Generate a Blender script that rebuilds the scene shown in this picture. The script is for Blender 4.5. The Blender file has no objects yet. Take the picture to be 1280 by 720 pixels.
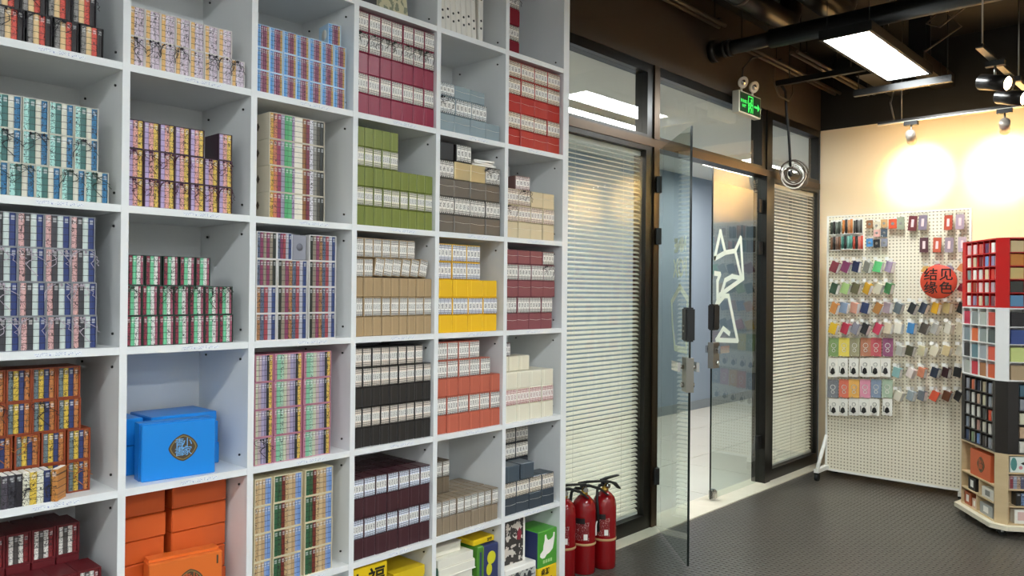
import bpy, bmesh, math, random
from mathutils import Vector, Matrix
random.seed(7)
R = math.radians
sc = bpy.context.scene
COL = sc.collection

# ------------------------------------------------------------------ camera
CAMZ = 1.45
YAW, PITCH, ROLL, FPX = 0.74802, 0.004653, 0.009325, 982.97
fw = Vector((math.cos(YAW) * math.cos(PITCH), math.sin(YAW) * math.cos(PITCH), math.sin(PITCH)))
rt = Vector((math.sin(YAW), -math.cos(YAW), 0))
up = rt.cross(fw)
r2 = rt * math.cos(ROLL) + up * math.sin(ROLL)
u2 = -rt * math.sin(ROLL) + up * math.cos(ROLL)
cd = bpy.data.cameras.new('camera')
cd.sensor_width = 36.0
cd.lens = FPX / 1280 * 36.0
cd.clip_start = 0.05
cam = bpy.data.objects.new('camera', cd)
COL.objects.link(cam)
cam.matrix_world = Matrix(((r2.x, u2.x, -fw.x, 0), (r2.y, u2.y, -fw.y, 0), (r2.z, u2.z, -fw.z, CAMZ), (0, 0, 0, 1)))
sc.camera = cam

# ------------------------------------------------------------------ world, exposure, light levels
w = bpy.data.worlds.new('world')
sc.world = w
w.use_nodes = True
w.node_tree.nodes['Background'].inputs[0].default_value = (0.6, 0.65, 0.7, 1)
w.node_tree.nodes['Background'].inputs[1].default_value = 0.02
vs = sc.view_settings
vs.view_transform = 'Standard'
vs.look = 'None'
vs.exposure = 0.28
vs.gamma = 1.0
vs.use_curve_mapping = False
PANEL_E = 42.0        # shop ceiling panels, the added unseen ones too
CORR_E = 20.0          # corridor ceiling panels
SPOT_W = 105.0        # beam of the track spots on the white wall
FILL_W = 13.0       # wide warm fill added at each wall spot
TRACK_W = 22.0        # track spots on the display tower
try:
    sc.cycles.max_bounces = 8
    sc.cycles.transparent_max_bounces = 16
    sc.cycles.caustics_reflective = False
    sc.cycles.caustics_refractive = False
    sc.cycles.sample_clamp_indirect = 0.0
    sc.cycles.use_denoising = True
except Exception:
    pass


# ------------------------------------------------------------------ helpers
def hx(s):
    s = s.lstrip('#')
    def f(c):
        c = int(c, 16) / 255
        return c / 12.92 if c <= 0.04045 else ((c + 0.055) / 1.055) ** 2.4
    return (f(s[0:2]), f(s[2:4]), f(s[4:6]), 1.0)


class MB:
    """collects geometry, builds one mesh"""
    def __init__(s):
        s.v, s.f, s.m, s.sm = [], [], [], []

    def add(s, vs, fs, mi=0, smooth=False):
        b = len(s.v)
        s.v += [tuple(p) for p in vs]
        s.f += [tuple(i + b for i in f) for f in fs]
        s.m += [mi] * len(fs)
        s.sm += [smooth] * len(fs)
        return s

    def box(s, x0, x1, y0, y1, z0, z1, mi=0):
        return s.add([(x0, y0, z0), (x1, y0, z0), (x1, y1, z0), (x0, y1, z0), (x0, y0, z1), (x1, y0, z1), (x1, y1, z1), (x0, y1, z1)],
                     [(0, 3, 2, 1), (4, 5, 6, 7), (0, 1, 5, 4), (1, 2, 6, 5), (2, 3, 7, 6), (3, 0, 4, 7)], mi)

    def prism(s, poly, y0, y1, mi=0):
        """poly: (x,z) counter-clockwise seen from -y; extruded along y"""
        n = len(poly)
        v = [(x, y0, z) for x, z in poly] + [(x, y1, z) for x, z in poly]
        f = [tuple(range(n)), tuple(reversed(range(n, 2 * n)))]
        f += [(i, i + n, (i + 1) % n + n, (i + 1) % n) for i in range(n)]
        return s.add(v, f, mi)

    def prismz(s, poly, z0, z1, mi=0):
        n = len(poly)
        v = [(x, y, z0) for x, y in poly] + [(x, y, z1) for x, y in poly]
        f = [tuple(reversed(range(n))), tuple(range(n, 2 * n))]
        f += [(i, (i + 1) % n, (i + 1) % n + n, i + n) for i in range(n)]
        return s.add(v, f, mi)

    def tube(s, pts, r, n=8, mi=0, smooth=True, cap=True):
        pts = [Vector(p) for p in pts]
        m = len(pts)
        rad = r if isinstance(r, (list, tuple)) else [r] * m
        v = []
        ref = None
        for i, p in enumerate(pts):
            t = (pts[min(i + 1, m - 1)] - pts[max(i - 1, 0)])
            t = t.normalized() if t.length > 1e-9 else Vector((0, 0, 1))
            if ref is None:
                ref = Vector((0, 0, 1)) if abs(t.z) < 0.9 else Vector((1, 0, 0))
            a = ref - t * ref.dot(t)
            if a.length < 1e-6:
                a = Vector((1, 0, 0)) - t * t.x
            a.normalize()
            ref = a
            b = t.cross(a)
            for k in range(n):
                q = 2 * math.pi * k / n
                v.append(p + (a * math.cos(q) + b * math.sin(q)) * rad[i])
        f = []
        for i in range(m - 1):
            for k in range(n):
                f.append((i * n + k, i * n + (k + 1) % n, (i + 1) * n + (k + 1) % n, (i + 1) * n + k))
        s.add(v, f, mi, smooth)
        if cap:
            b = len(s.v) - m * n
            s.f += [tuple(b + k for k in reversed(range(n))), tuple(b + (m - 1) * n + k for k in range(n))]
            s.m += [mi, mi]
            s.sm += [False, False]
        return s

    def lathe(s, prof, n=20, mi=0, c=(0, 0, 0)):
        v, f = [], []
        for r, z in prof:
            for k in range(n):
                q = 2 * math.pi * k / n
                v.append((c[0] + r * math.cos(q), c[1] + r * math.sin(q), c[2] + z))
        for i in range(len(prof) - 1):
            for k in range(n):
                f.append((i * n + k, i * n + (k + 1) % n, (i + 1) * n + (k + 1) % n, (i + 1) * n + k))
        return s.add(v, f, mi, True)

    def mesh(s, name, mats):
        me = bpy.data.meshes.new(name)
        me.from_pydata(s.v, [], s.f)
        for m in (mats if isinstance(mats, (list, tuple)) else [mats]):
            me.materials.append(m)
        me.polygons.foreach_set('material_index', s.m)
        me.polygons.foreach_set('use_smooth', s.sm)
        me.update()
        return me


def O(name, me, parent=None, loc=(0, 0, 0), rot=(0, 0, 0)):
    o = bpy.data.objects.new(name, me)
    COL.objects.link(o)
    if parent is not None:
        o.parent = parent
    o.location = loc
    o.rotation_euler = rot
    return o


def tag(o, label, cat, group=None):
    o['label'] = label
    o['category'] = cat
    if group:
        o['group'] = group
    return o


def struct(o):
    o['kind'] = 'structure'
    return o


def bev_box(name, w_, d_, h_, mat, bev=0.002, seg=1):
    """box standing on z=0, x centred, front face at y=0, depth to +y"""
    bm = bmesh.new()
    bmesh.ops.create_cube(bm, size=1)
    for v in bm.verts:
        v.co = Vector((v.co.x * w_, (v.co.y + 0.5) * d_, (v.co.z + 0.5) * h_))
    bmesh.ops.bevel(bm, geom=bm.edges[:], offset=bev, segments=seg, affect='EDGES')
    me = bpy.data.meshes.new(name)
    bm.to_mesh(me)
    bm.free()
    me.materials.append(mat)
    return me


# ------------------------------------------------------------------ materials
def mat(name, col, rough=0.5, metal=0.0, spec=0.5, emit=None, es=0.0):
    m = bpy.data.materials.new(name)
    m.use_nodes = True
    b = m.node_tree.nodes['Principled BSDF']
    c = hx(col) if isinstance(col, str) else (*col, 1) if len(col) == 3 else col
    b.inputs['Base Color'].default_value = c
    b.inputs['Roughness'].default_value = rough
    b.inputs['Metallic'].default_value = metal
    b.inputs['Specular IOR Level'].default_value = spec
    if emit:
        b.inputs['Emission Color'].default_value = hx(emit)
        b.inputs['Emission Strength'].default_value = es
    return m


class NT:
    def __init__(s, tree):
        s.t = tree

    def n(s, typ, **kw):
        nd = s.t.nodes.new(typ)
        for k, v in kw.items():
            setattr(nd, k, v)
        return nd

    def link(s, a, b):
        s.t.links.new(a, b)

    def math(s, op, a, b=None, c=None):
        nd = s.t.nodes.new('ShaderNodeMath')
        nd.operation = op
        for i, x in enumerate((a, b, c)):
            if x is None:
                continue
            if isinstance(x, (int, float)):
                nd.inputs[i].default_value = x
            else:
                s.t.links.new(x, nd.inputs[i])
        return nd.outputs[0]

    def mix(s, f, a, b):
        nd = s.t.nodes.new('ShaderNodeMix')
        nd.data_type = 'RGBA'
        for i, x in ((0, f), (6, a), (7, b)):
            if isinstance(x, (int, float)):
                nd.inputs[i].default_value = x
            elif isinstance(x, tuple):
                nd.inputs[i].default_value = x
            else:
                s.t.links.new(x, nd.inputs[i])
        return nd.outputs[2]


def noise_mat(name, col, col2, scale, rough=0.6, bump=0.0, metal=0.0, stretch=(1, 1, 1)):
    m = mat(name, col, rough, metal)
    T = NT(m.node_tree)
    b = m.node_tree.nodes['Principled BSDF']
    tc = T.n('ShaderNodeTexCoord')
    mp = T.n('ShaderNodeMapping')
    mp.inputs['Scale'].default_value = stretch
    T.link(tc.outputs['Object'], mp.inputs[0])
    nz = T.n('ShaderNodeTexNoise')
    nz.inputs['Scale'].default_value = scale
    nz.inputs['Detail'].default_value = 4
    T.link(mp.outputs[0], nz.inputs['Vector'])
    T.link(T.mix(nz.outputs[0], hx(col), hx(col2)), b.inputs['Base Color'])
    if bump:
        bp = T.n('ShaderNodeBump')
        bp.inputs['Strength'].default_value = bump
        bp.inputs['Distance'].default_value = 0.01
        T.link(nz.outputs[0], bp.inputs['Height'])
        T.link(bp.outputs[0], b.inputs['Normal'])
    return m


# printed pattern groups -------------------------------------------------
def make_spine_group():
    g = bpy.data.node_groups.new('spine_print', 'ShaderNodeTree')
    g.interface.new_socket('Ink', in_out='OUTPUT', socket_type='NodeSocketFloat')
    g.interface.new_socket('Plate', in_out='OUTPUT', socket_type='NodeSocketFloat')
    g.interface.new_socket('Branch', in_out='INPUT', socket_type='NodeSocketFloat')
    T = NT(g)
    gi = T.n('NodeGroupInput')
    go = T.n('NodeGroupOutput')
    tc = T.n('ShaderNodeTexCoord')
    sp = T.n('ShaderNodeSeparateXYZ')
    T.link(tc.outputs['Generated'], sp.inputs[0])
    x, z = sp.outputs['X'], sp.outputs['Z']
    lines = T.math('LESS_THAN', T.math('FRACT', T.math('MULTIPLY_ADD', z, 4.6, 0.12)), 0.09)
    oi = T.n('ShaderNodeObjectInfo')
    off = T.math('MULTIPLY', oi.outputs['Random'], 40.0)
    cb = T.n('ShaderNodeCombineXYZ')
    T.link(T.math('MULTIPLY_ADD', x, 0.8, off), cb.inputs[0])
    T.link(T.math('MULTIPLY', z, 4.0), cb.inputs[2])
    nz = T.n('ShaderNodeTexNoise')
    nz.inputs['Scale'].default_value = 1.6
    nz.inputs['Detail'].default_value = 1.0
    T.link(cb.outputs[0], nz.inputs['Vector'])
    br = T.math('MULTIPLY', T.math('LESS_THAN', T.math('ABSOLUTE', T.math('SUBTRACT', nz.outputs[0], 0.5)), 0.02), T.math('MULTIPLY', gi.outputs['Branch'], 0.85))
    n2 = T.n('ShaderNodeTexNoise')
    n2.inputs['Scale'].default_value = 7.0
    n2.inputs['Detail'].default_value = 2.0
    T.link(cb.outputs[0], n2.inputs['Vector'])
    inx = T.math('LESS_THAN', T.math('ABSOLUTE', T.math('SUBTRACT', x, 0.5)), 0.3)
    inz = T.math('LESS_THAN', T.math('ABSOLUTE', T.math('SUBTRACT', z, 0.86)), 0.07)
    plate = T.math('MULTIPLY', inx, inz)
    txt = T.math('MULTIPLY', T.math('MULTIPLY', T.math('GREATER_THAN', n2.outputs[0], 0.6), inx),
                 T.math('LESS_THAN', T.math('ABSOLUTE', T.math('SUBTRACT', z, 0.48)), 0.3))
    ink = T.math('MAXIMUM', T.math('MULTIPLY', lines, 0.8), T.math('MAXIMUM', br, T.math('MULTIPLY', txt, 0.22)))
    T.link(ink, go.inputs['Ink'])
    T.link(plate, go.inputs['Plate'])
    return g


SPG = make_spine_group()
_spm = {}


def spine_mat(col, branch=0.0, ink='#1d1a1e', plate=None):
    k = (col, branch, ink, plate)
    if k in _spm:
        return _spm[k]
    m = mat('spine_' + col.strip('#'), col, 0.45)
    T = NT(m.node_tree)
    b = m.node_tree.nodes['Principled BSDF']
    g = T.n('ShaderNodeGroup')
    g.node_tree = SPG
    g.inputs['Branch'].default_value = branch
    c = hx(col)
    pl = hx(plate) if plate else tuple(min(1, 0.5 * v + 0.42) for v in c[:3]) + (1,)
    a = T.mix(T.math('MULTIPLY', g.outputs['Plate'], 0.8), c, pl)
    T.link(T.mix(g.outputs['Ink'], a, hx(ink)), b.inputs['Base Color'])
    _spm[k] = m
    return m


def make_label_group():
    """four slim printed spines side by side: double rules, ticks, plates of characters"""
    g = bpy.data.node_groups.new('label_print', 'ShaderNodeTree')
    g.interface.new_socket('Ink', in_out='OUTPUT', socket_type='NodeSocketFloat')
    g.interface.new_socket('Plate', in_out='OUTPUT', socket_type='NodeSocketFloat')
    g.interface.new_socket('Columns', in_out='INPUT', socket_type='NodeSocketFloat')
    T = NT(g)
    gi = T.n('NodeGroupInput')
    go = T.n('NodeGroupOutput')
    tc = T.n('ShaderNodeTexCoord')
    sp = T.n('ShaderNodeSeparateXYZ')
    T.link(tc.outputs['Generated'], sp.inputs[0])
    x, z = sp.outputs['X'], sp.outputs['Z']
    fx = T.math('FRACT', T.math('MULTIPLY', x, gi.outputs['Columns']))
    d = T.math('ABSOLUTE', T.math('SUBTRACT', fx, 0.5))
    edge = T.math('MULTIPLY', T.math('GREATER_THAN', d, 0.42), 0.45)
    az = T.math('ABSOLUTE', T.math('SUBTRACT', z, 0.5))
    l1 = T.math('LESS_THAN', T.math('ABSOLUTE', T.math('SUBTRACT', az, 0.29)), 0.018)
    l2 = T.math('LESS_THAN', T.math('ABSOLUTE', T.math('SUBTRACT', az, 0.38)), 0.018)
    tick = T.math('MULTIPLY', T.math('GREATER_THAN', az, 0.425), T.math('GREATER_THAN', T.math('FRACT', T.math('MULTIPLY', x, T.math('MULTIPLY', gi.outputs['Columns'], 2.0))), 0.3))
    oi = T.n('ShaderNodeObjectInfo')
    cb = T.n('ShaderNodeCombineXYZ')
    T.link(T.math('MULTIPLY_ADD', x, 3.0, T.math('MULTIPLY', oi.outputs['Random'], 9.0)), cb.inputs[0])
    T.link(T.math('MULTIPLY', z, 4.0), cb.inputs[2])
    nz = T.n('ShaderNodeTexNoise')
    nz.inputs['Scale'].default_value = 6.0
    nz.inputs['Detail'].default_value = 2.0
    T.link(cb.outputs[0], nz.inputs['Vector'])
    txt = T.math('MULTIPLY', T.math('MULTIPLY', T.math('GREATER_THAN', nz.outputs[0], 0.47), T.math('LESS_THAN', d, 0.27)), T.math('LESS_THAN', az, 0.15))
    ink = T.math('MAXIMUM', T.math('MAXIMUM', l1, l2), T.math('MAXIMUM', T.math('MULTIPLY', tick, 1.0), T.math('MAXIMUM', edge, T.math('MULTIPLY', txt, 0.85))))
    T.link(T.math('MULTIPLY', ink, 0.9), go.inputs['Ink'])
    T.link(T.math('LESS_THAN', az, 0.19), go.inputs['Plate'])
    return g


LBG = make_label_group()
_lbm = {}


def label_mat(paper, ink, plate='#f2efe8', cols=4.0):
    k = (paper, ink, plate, cols)
    if k in _lbm:
        return _lbm[k]
    m = mat('printed_spines_' + paper.strip('#'), paper, 0.4)
    T = NT(m.node_tree)
    b = m.node_tree.nodes['Principled BSDF']
    g = T.n('ShaderNodeGroup')
    g.node_tree = LBG
    g.inputs['Columns'].default_value = cols
    a = T.mix(g.outputs['Plate'], hx(paper), hx(plate))
    T.link(T.mix(g.outputs['Ink'], a, hx(ink)), b.inputs['Base Color'])
    _lbm[k] = m
    return m


def speck_mat(name, paper, ink, scale=30, thr=0.55, stretch=(1, 1, 1), rough=0.5):
    m = mat(name, paper, rough)
    T = NT(m.node_tree)
    b = m.node_tree.nodes['Principled BSDF']
    tc = T.n('ShaderNodeTexCoord')
    mp = T.n('ShaderNodeMapping')
    mp.inputs['Scale'].default_value = stretch
    T.link(tc.outputs['Generated'], mp.inputs[0])
    nz = T.n('ShaderNodeTexNoise')
    nz.inputs['Scale'].default_value = scale
    nz.inputs['Detail'].default_value = 3
    T.link(mp.outputs[0], nz.inputs['Vector'])
    T.link(T.mix(T.math('GREATER_THAN', nz.outputs[0], thr), hx(paper), hx(ink)), b.inputs['Base Color'])
    return m


def glass_mat(name, tint, ior=1.85, haze=0.0):
    m = bpy.data.materials.new(name)
    m.use_nodes = True
    t = m.node_tree
    t.nodes.remove(t.nodes['Principled BSDF'])
    T = NT(t)
    out = t.nodes['Material Output']
    tr = T.n('ShaderNodeBsdfTransparent')
    tr.inputs[0].default_value = hx(tint)
    gl = T.n('ShaderNodeBsdfGlossy')
    gl.inputs['Roughness'].default_value = 0.0
    fr = T.n('ShaderNodeFresnel')
    fr.inputs[0].default_value = ior
    ge = T.n('ShaderNodeNewGeometry')
    f = T.math('MULTIPLY', fr.outputs[0], T.math('SUBTRACT', 1.0, ge.outputs['Backfacing']))
    mx = T.n('ShaderNodeMixShader')
    T.link(f, mx.inputs[0])
    T.link(tr.outputs[0], mx.inputs[1])
    T.link(gl.outputs[0], mx.inputs[2])
    T.link(mx.outputs[0], out.inputs[0])
    return m


M = {}
M['shelf'] = noise_mat('white_laminate', '#e9eaea', '#dfe1e2', 6, 0.42)
M['wall_white'] = noise_mat('painted_white_wall', '#f0dfc2', '#ebd9ba', 3, 0.7, 0.02)
M['wall_brown'] = noise_mat('dark_brown_paint', '#43382c', '#382e25', 4, 0.6, 0.05)
M['black'] = mat('black_paint', '#0f0e0d', 0.5)
M['ceil_black'] = noise_mat('black_ceiling_paint', '#16130f', '#0b0a08', 3, 0.7, 0.1)
M['frame'] = mat('black_aluminium_frame', '#17140f', 0.28, 0.3)
M['bronze'] = mat('warm_tinted_black_frame', '#4a3c2e', 0.32, 0.75)  # black frame with warm reflections put into its colour
M['chrome'] = mat('chrome', '#c8c6c2', 0.18, 1.0)
M['steel'] = mat('brushed_steel', '#9a968e', 0.35, 1.0)
M['sill'] = noise_mat('cream_stone_sill', '#e6dfcd', '#d9d0bb', 12, 0.35)
M['tile'] = noise_mat('white_floor_tile', '#e6e2d8', '#dcd8cd', 2, 0.25)
M['grout'] = mat('grout', '#8f8d86', 0.7)
M['corr_wall'] = noise_mat('blue_grey_wall', '#9dabba', '#96a4b4', 2, 0.6)
M['corr_ceil'] = mat('corridor_ceiling', '#e6e4dc', 0.7)
M['grey_base'] = mat('grey_skirting', '#8f979c', 0.5)
M['slat'] = mat('blind_slat', '#f0ebdc', 0.4)
M['glass'] = glass_mat('pane_glass', '#fafcfb', 1.8)
M['glass_g'] = glass_mat('door_glass', '#eff5f2', 2.15)
M['glass_edge'] = mat('dark_glass_edge', '#0c1614', 0.15)
M['sticker'] = mat('white_vinyl_sticker', '#e9efe4', 0.6)
T = NT(M['sticker'].node_tree)
_tl = T.n('ShaderNodeBsdfTranslucent')
_tl.inputs[0].default_value = hx('#f2f5ea')
_mx = T.n('ShaderNodeMixShader')
_mx.inputs[0].default_value = 0.5
T.link(M['sticker'].node_tree.nodes['Principled BSDF'].outputs[0], _mx.inputs[1])
T.link(_tl.outputs[0], _mx.inputs[2])
T.link(_mx.outputs[0], M['sticker'].node_tree.nodes['Material Output'].inputs[0])
M['room_wall'] = mat('plain_room_wall', '#ecebe8', 0.7)
M['cord_dark'] = mat('dark_cord', '#25212a', 0.7)
M['cord_green'] = mat('green_black_cord', '#2f3a30', 0.7)
M['cord_plum'] = mat('plum_cord', '#4a1c35', 0.7)
M['cord_pale'] = mat('pale_cord', '#b9aeb9', 0.7)
M['cord_orange'] = mat('orange_cord', '#b06a2c', 0.7)
M['rubber'] = mat('black_rubber', '#0d0d0d', 0.55)
M['white_metal'] = mat('white_powder_coat', '#efece4', 0.4)
M['paper'] = mat('white_paper', '#f1ede6', 0.6)
M['wire'] = mat('white_wire', '#e8e4da', 0.35)

# floor: dark rubber with a raised lozenge relief
m = mat('dark_relief_floor', '#3b3937', 0.3)
M['floor'] = m
T = NT(m.node_tree)
b = m.node_tree.nodes['Principled BSDF']
tc = T.n('ShaderNodeTexCoord')
sp = T.n('ShaderNodeSeparateXYZ')
T.link(tc.outputs['Object'], sp.inputs[0])
S = 1 / 0.032
xs, ys = T.math('MULTIPLY', sp.outputs[0], S), T.math('MULTIPLY', sp.outputs[1], S)
par = T.math('MODULO', T.math('ABSOLUTE', T.math('ADD', T.math('FLOOR', xs), T.math('FLOOR', ys))), 2.0)
fx = T.math('SUBTRACT', T.math('FRACT', xs), 0.5)
fy = T.math('SUBTRACT', T.math('FRACT', ys), 0.5)
def ell(a, b_):
    return T.math('ADD', T.math('POWER', T.math('DIVIDE', a, 0.46), 2.0), T.math('POWER', T.math('DIVIDE', b_, 0.2), 2.0))
e0, e1 = ell(fx, fy), ell(fy, fx)
e = T.math('ADD', T.math('MULTIPLY', e0, par), T.math('MULTIPLY', e1, T.math('SUBTRACT', 1.0, par)))
hgt = T.math('MAXIMUM', T.math('SUBTRACT', 1.0, e), 0.0)
bp = T.n('ShaderNodeBump')
bp.inputs['Strength'].default_value = 1.0
bp.inputs['Distance'].default_value = 0.011
T.link(hgt, bp.inputs['Height'])
T.link(bp.outputs[0], b.inputs['Normal'])
nz = T.n('ShaderNodeTexNoise')
nz.inputs['Scale'].default_value = 1.7
nz.inputs['Detail'].default_value = 5
T.link(tc.outputs['Object'], nz.inputs['Vector'])
T.link(T.mix(nz.outputs[0], hx('#4b4640'), hx('#5c564f')), b.inputs['Base Color'])

# pegboard: cream steel with a grid of dark holes
m = mat('perforated_board', '#eee4cd', 0.4)
M['peg'] = m
T = NT(m.node_tree)
b = m.node_tree.nodes['Principled BSDF']
tc = T.n('ShaderNodeTexCoord')
sp = T.n('ShaderNodeSeparateXYZ')
T.link(tc.outputs['Object'], sp.inputs[0])
fy = T.math('SUBTRACT', T.math('FRACT', T.math('MULTIPLY', sp.outputs[1], 40.0)), 0.5)
fz = T.math('SUBTRACT', T.math('FRACT', T.math('MULTIPLY', sp.outputs[2], 40.0)), 0.5)
rr = T.math('ADD', T.math('MULTIPLY', fy, fy), T.math('MULTIPLY', fz, fz))
T.link(T.mix(T.math('LESS_THAN', rr, 0.045), hx('#eee4cd'), hx('#978b74')), b.inputs['Base Color'])


def text_mesh(s, size, mat_, name, depth=0.001, bold=0.0):
    cu = bpy.data.curves.new('tmp_text', 'FONT')
    cu.body = s
    cu.size = size
    cu.align_x = 'CENTER'
    cu.align_y = 'CENTER'
    cu.extrude = depth
    cu.offset = bold
    cu.resolution_u = 2
    o = bpy.data.objects.new('tmp_text', cu)
    COL.objects.link(o)
    dg = bpy.context.evaluated_depsgraph_get()
    me = bpy.data.meshes.new_from_object(o.evaluated_get(dg))
    bpy.data.objects.remove(o)
    bpy.data.curves.remove(cu)
    me.name = name
    me.materials.clear()
    me.materials.append(mat_)
    return me


ORD = ['first', 'second', 'third', 'fourth', 'fifth', 'sixth', 'seventh', 'eighth', 'ninth', 'tenth', 'eleventh', 'twelfth', 'thirteenth']

# ------------------------------------------------------------------ setting: shell
YP = 2.70                 # door and glazing plane
XW = 6.75                 # white end wall
ZH = 2.855                # top of the glazing / white wall
ZC = 3.45                 # black ceiling


def sbox(name, x0, x1, y0, y1, z0, z1, m_, parent=None):
    me = MB().box(x0, x1, y0, y1, z0, z1).mesh(name, m_)
    o = O(name, me, parent)
    if parent is None:
        struct(o)
    return o


sbox('floor', -2.5, XW, -6.6, 2.575, -0.05, 0.0, M['floor'])
sbox('ceiling', -2.5, XW + 0.1, -6.6, 2.66, ZC, ZC + 0.05, M['ceil_black'])
sbox('wall_right', XW, XW + 0.1, -6.6, 2.66, 0, ZH, M['wall_white'])
sbox('wall_right_upper', XW, XW + 0.1, -6.6, 2.66, ZH, ZC, M['ceil_black'])
sbox('baseboard_right', XW - 0.012, XW, -6.6, 2.575, 0, 0.075, M['black'])
sbox('wall_header', 2.72, XW + 0.1, 2.66, 2.78, ZH, ZC + 0.05, M['wall_brown'])
sbox('wall_behind_bookcase', -2.5, 2.72, 2.66, 2.78, 0, ZC + 0.05, M['wall_brown'])
sbox('wall_left', -2.6, -2.5, -6.6, 2.78, 0, ZC, M['room_wall'])
sbox('wall_rear', -2.6, XW + 0.1, -6.7, -6.6, 0, ZC, M['room_wall'])
sbox('trim_1', 2.72, XW, 2.575, 2.80, -0.05, 0.008, M['sill'])
# corridor beyond the glass
cf = sbox('floor_corridor', 1.5, 11.5, 2.80, 5.0, -0.05, -0.004, M['grout'])
tw, th = 0.792, (5.0 - 2.80) / 3 - 0.008
tme = MB().box(0, tw, 0, th, -0.004, 0.004).mesh('floor_tile', M['tile'])
for i in range(10):
    for j in range(3):
        O('floor_tile', tme, cf, (2.72 + i * 0.8, 2.804 + j * (th + 0.008), 0))
sbox('wall_corridor', 1.5, 11.5, 5.0, 5.1, 0, 2.9, M['corr_wall'])
sbox('wall_corridor_end', 11.5, 11.6, 2.78, 5.1, 0, 2.9, M['corr_wall'])
sbox('wall_corridor_near', 1.4, 1.5, 2.78, 5.1, 0, 2.9, M['corr_wall'])
sbox('wall_corridor_side', XW + 0.1, 11.6, 2.66, 2.78, 0, 2.9, M['corr_wall'])
sbox('baseboard_corridor', 1.5, 11.5, 4.985, 5.0, 0, 0.11, M['grey_base'])
sbox('ceiling_corridor', 1.4, 11.6, 2.78, 5.1, 2.9, 2.95, M['corr_ceil'])


def glazing(n, x0, x1, z0, z1, fb, ft, fl, fr, m_, glass_ys, depth=0.09):
    """a framed glazed panel; bars are separate children"""
    ya, yb = YP - 0.035, YP - 0.035 + depth
    root = O('window_%d' % n, None, None, (x0, YP, z0))
    struct(root)
    W, H = x1 - x0, z1 - z0
    def bar(nm, a, b_, c, d):
        O(nm, MB().box(a, b_, ya - YP, yb - YP, c, d).mesh(nm, m_), root)
    bar('bottom_rail', 0, W, 0, fb)
    bar('top_rail', 0, W, H - ft, H)
    bar('stile', 0, fl, fb, H - ft)
    bar('stile', W - fr, W, fb, H - ft)
    for gy in glass_ys:
        O('glass_pane', MB().box(fl, W - fr, gy - YP, gy - YP + 0.004, fb, H - ft).mesh('glass_pane', M['glass']), root)
    return root


glazing(1, 2.72, 4.14, 0.008, 2.35, 0.085, 0.03, 0.05, 0.075, M['frame'], (YP - 0.02, YP + 0.045))
glazing(2, 5.80, XW, 0.008, 2.35, 0.085, 0.03, 0.06, 0.04, M['frame'], (YP - 0.02, YP + 0.045))
glazing(3, 2.72, 4.14, 2.40, ZH, 0.02, 0.055, 0.05, 0.065, M['frame'], (YP,))
glazing(4, 4.20, 5.71, 2.40, ZH, 0.02, 0.055, 0.01, 0.07, M['frame'], (YP,))
glazing(5, 5.80, XW, 2.40, ZH, 0.03, 0.055, 0.01, 0.02, M['frame'], (YP,))
sbox('trim_2', 2.72, XW, 2.66, 2.76, 2.35, 2.40, M['bronze'])           # transom bar, warm reflection in its colour
for i, (a, b_) in enumerate(((4.14, 4.20), (5.71, 5.80))):
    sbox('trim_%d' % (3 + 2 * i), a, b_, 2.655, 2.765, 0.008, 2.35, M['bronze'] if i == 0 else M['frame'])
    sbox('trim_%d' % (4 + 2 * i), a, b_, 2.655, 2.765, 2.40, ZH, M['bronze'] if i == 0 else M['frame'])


def blind(x0, x1, z0, z1, label):
    root = O('venetian_blind', None, None, (x0, YP + 0.014, z0))
    tag(root, label, 'blind', 'venetian blinds between the panes')
    W, H = x1 - x0, z1 - z0
    O('head_rail', MB().box(0, W, -0.012, 0.012, H - 0.03, H).mesh('head_rail', M['white_metal']), root)
    O('bottom_rail', MB().box(0, W, -0.01, 0.01, 0, 0.014).mesh('bottom_rail', M['white_metal']), root)
    # one slightly cambered slat, shared
    mb = MB()
    prof = [(-0.0125, 0.0), (-0.006, 0.0017), (0.0, 0.0022), (0.006, 0.0017), (0.0125, 0.0)]
    v = []
    for x in (0.002, W - 0.002):
        v += [(x, y, z) for y, z in prof] + [(x, y, z - 0.0006) for y, z in reversed(prof)]
    n = 10
    mb.add(v, [(i, (i + 1) % n, (i + 1) % n + n, i + n) for i in range(n)] + [tuple(reversed(range(n))), tuple(range(n, 2 * n))])
    me = mb.mesh('slat', M['slat'])
    z = 0.026
    while z < H - 0.04:
        O('slat', me, root, (0, 0, z), (R(31), 0, 0))
        z += 0.0262
    for fx_ in (0.14, 0.5, 0.86):
        O('ladder_cord', MB().tube([(W * fx_, -0.0118, 0.014), (W * fx_, -0.0118, H - 0.03)], 0.0008, 4).mesh('ladder_cord', M['slat']), root)


blind(2.775, 4.06, 0.098, 2.318, 'wide cream venetian blind behind the glass beside the fire extinguishers')
blind(5.865, 6.705, 0.098, 2.318, 'narrow cream venetian blind behind the glass next to the white wall')

# ------------------------------------------------------------------ doors
def stroke(mb, pts, wd, y0, y1, closed=False, flat=False):
    """flat vinyl strip along a polyline in x,z"""
    n = len(pts)
    seg = n if closed else n - 1
    for i in range(seg):
        a, b_ = Vector(pts[i]), Vector(pts[(i + 1) % n])
        d = (b_ - a)
        L = d.length
        d.normalize()
        a, b_ = a - d * wd * 0.35, b_ + d * wd * 0.35
        p = Vector((-d.y, d.x)) * wd / 2
        q4 = [tuple(a - p), tuple(b_ - p), tuple(b_ + p), tuple(a + p)]
        if flat:
            yy = y1 + 0.00002 * i
            mb.add([(x, yy, z) for x, z in q4], [(0, 1, 2, 3)])
        else:
            mb.prism(q4, y0, y1)


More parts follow.
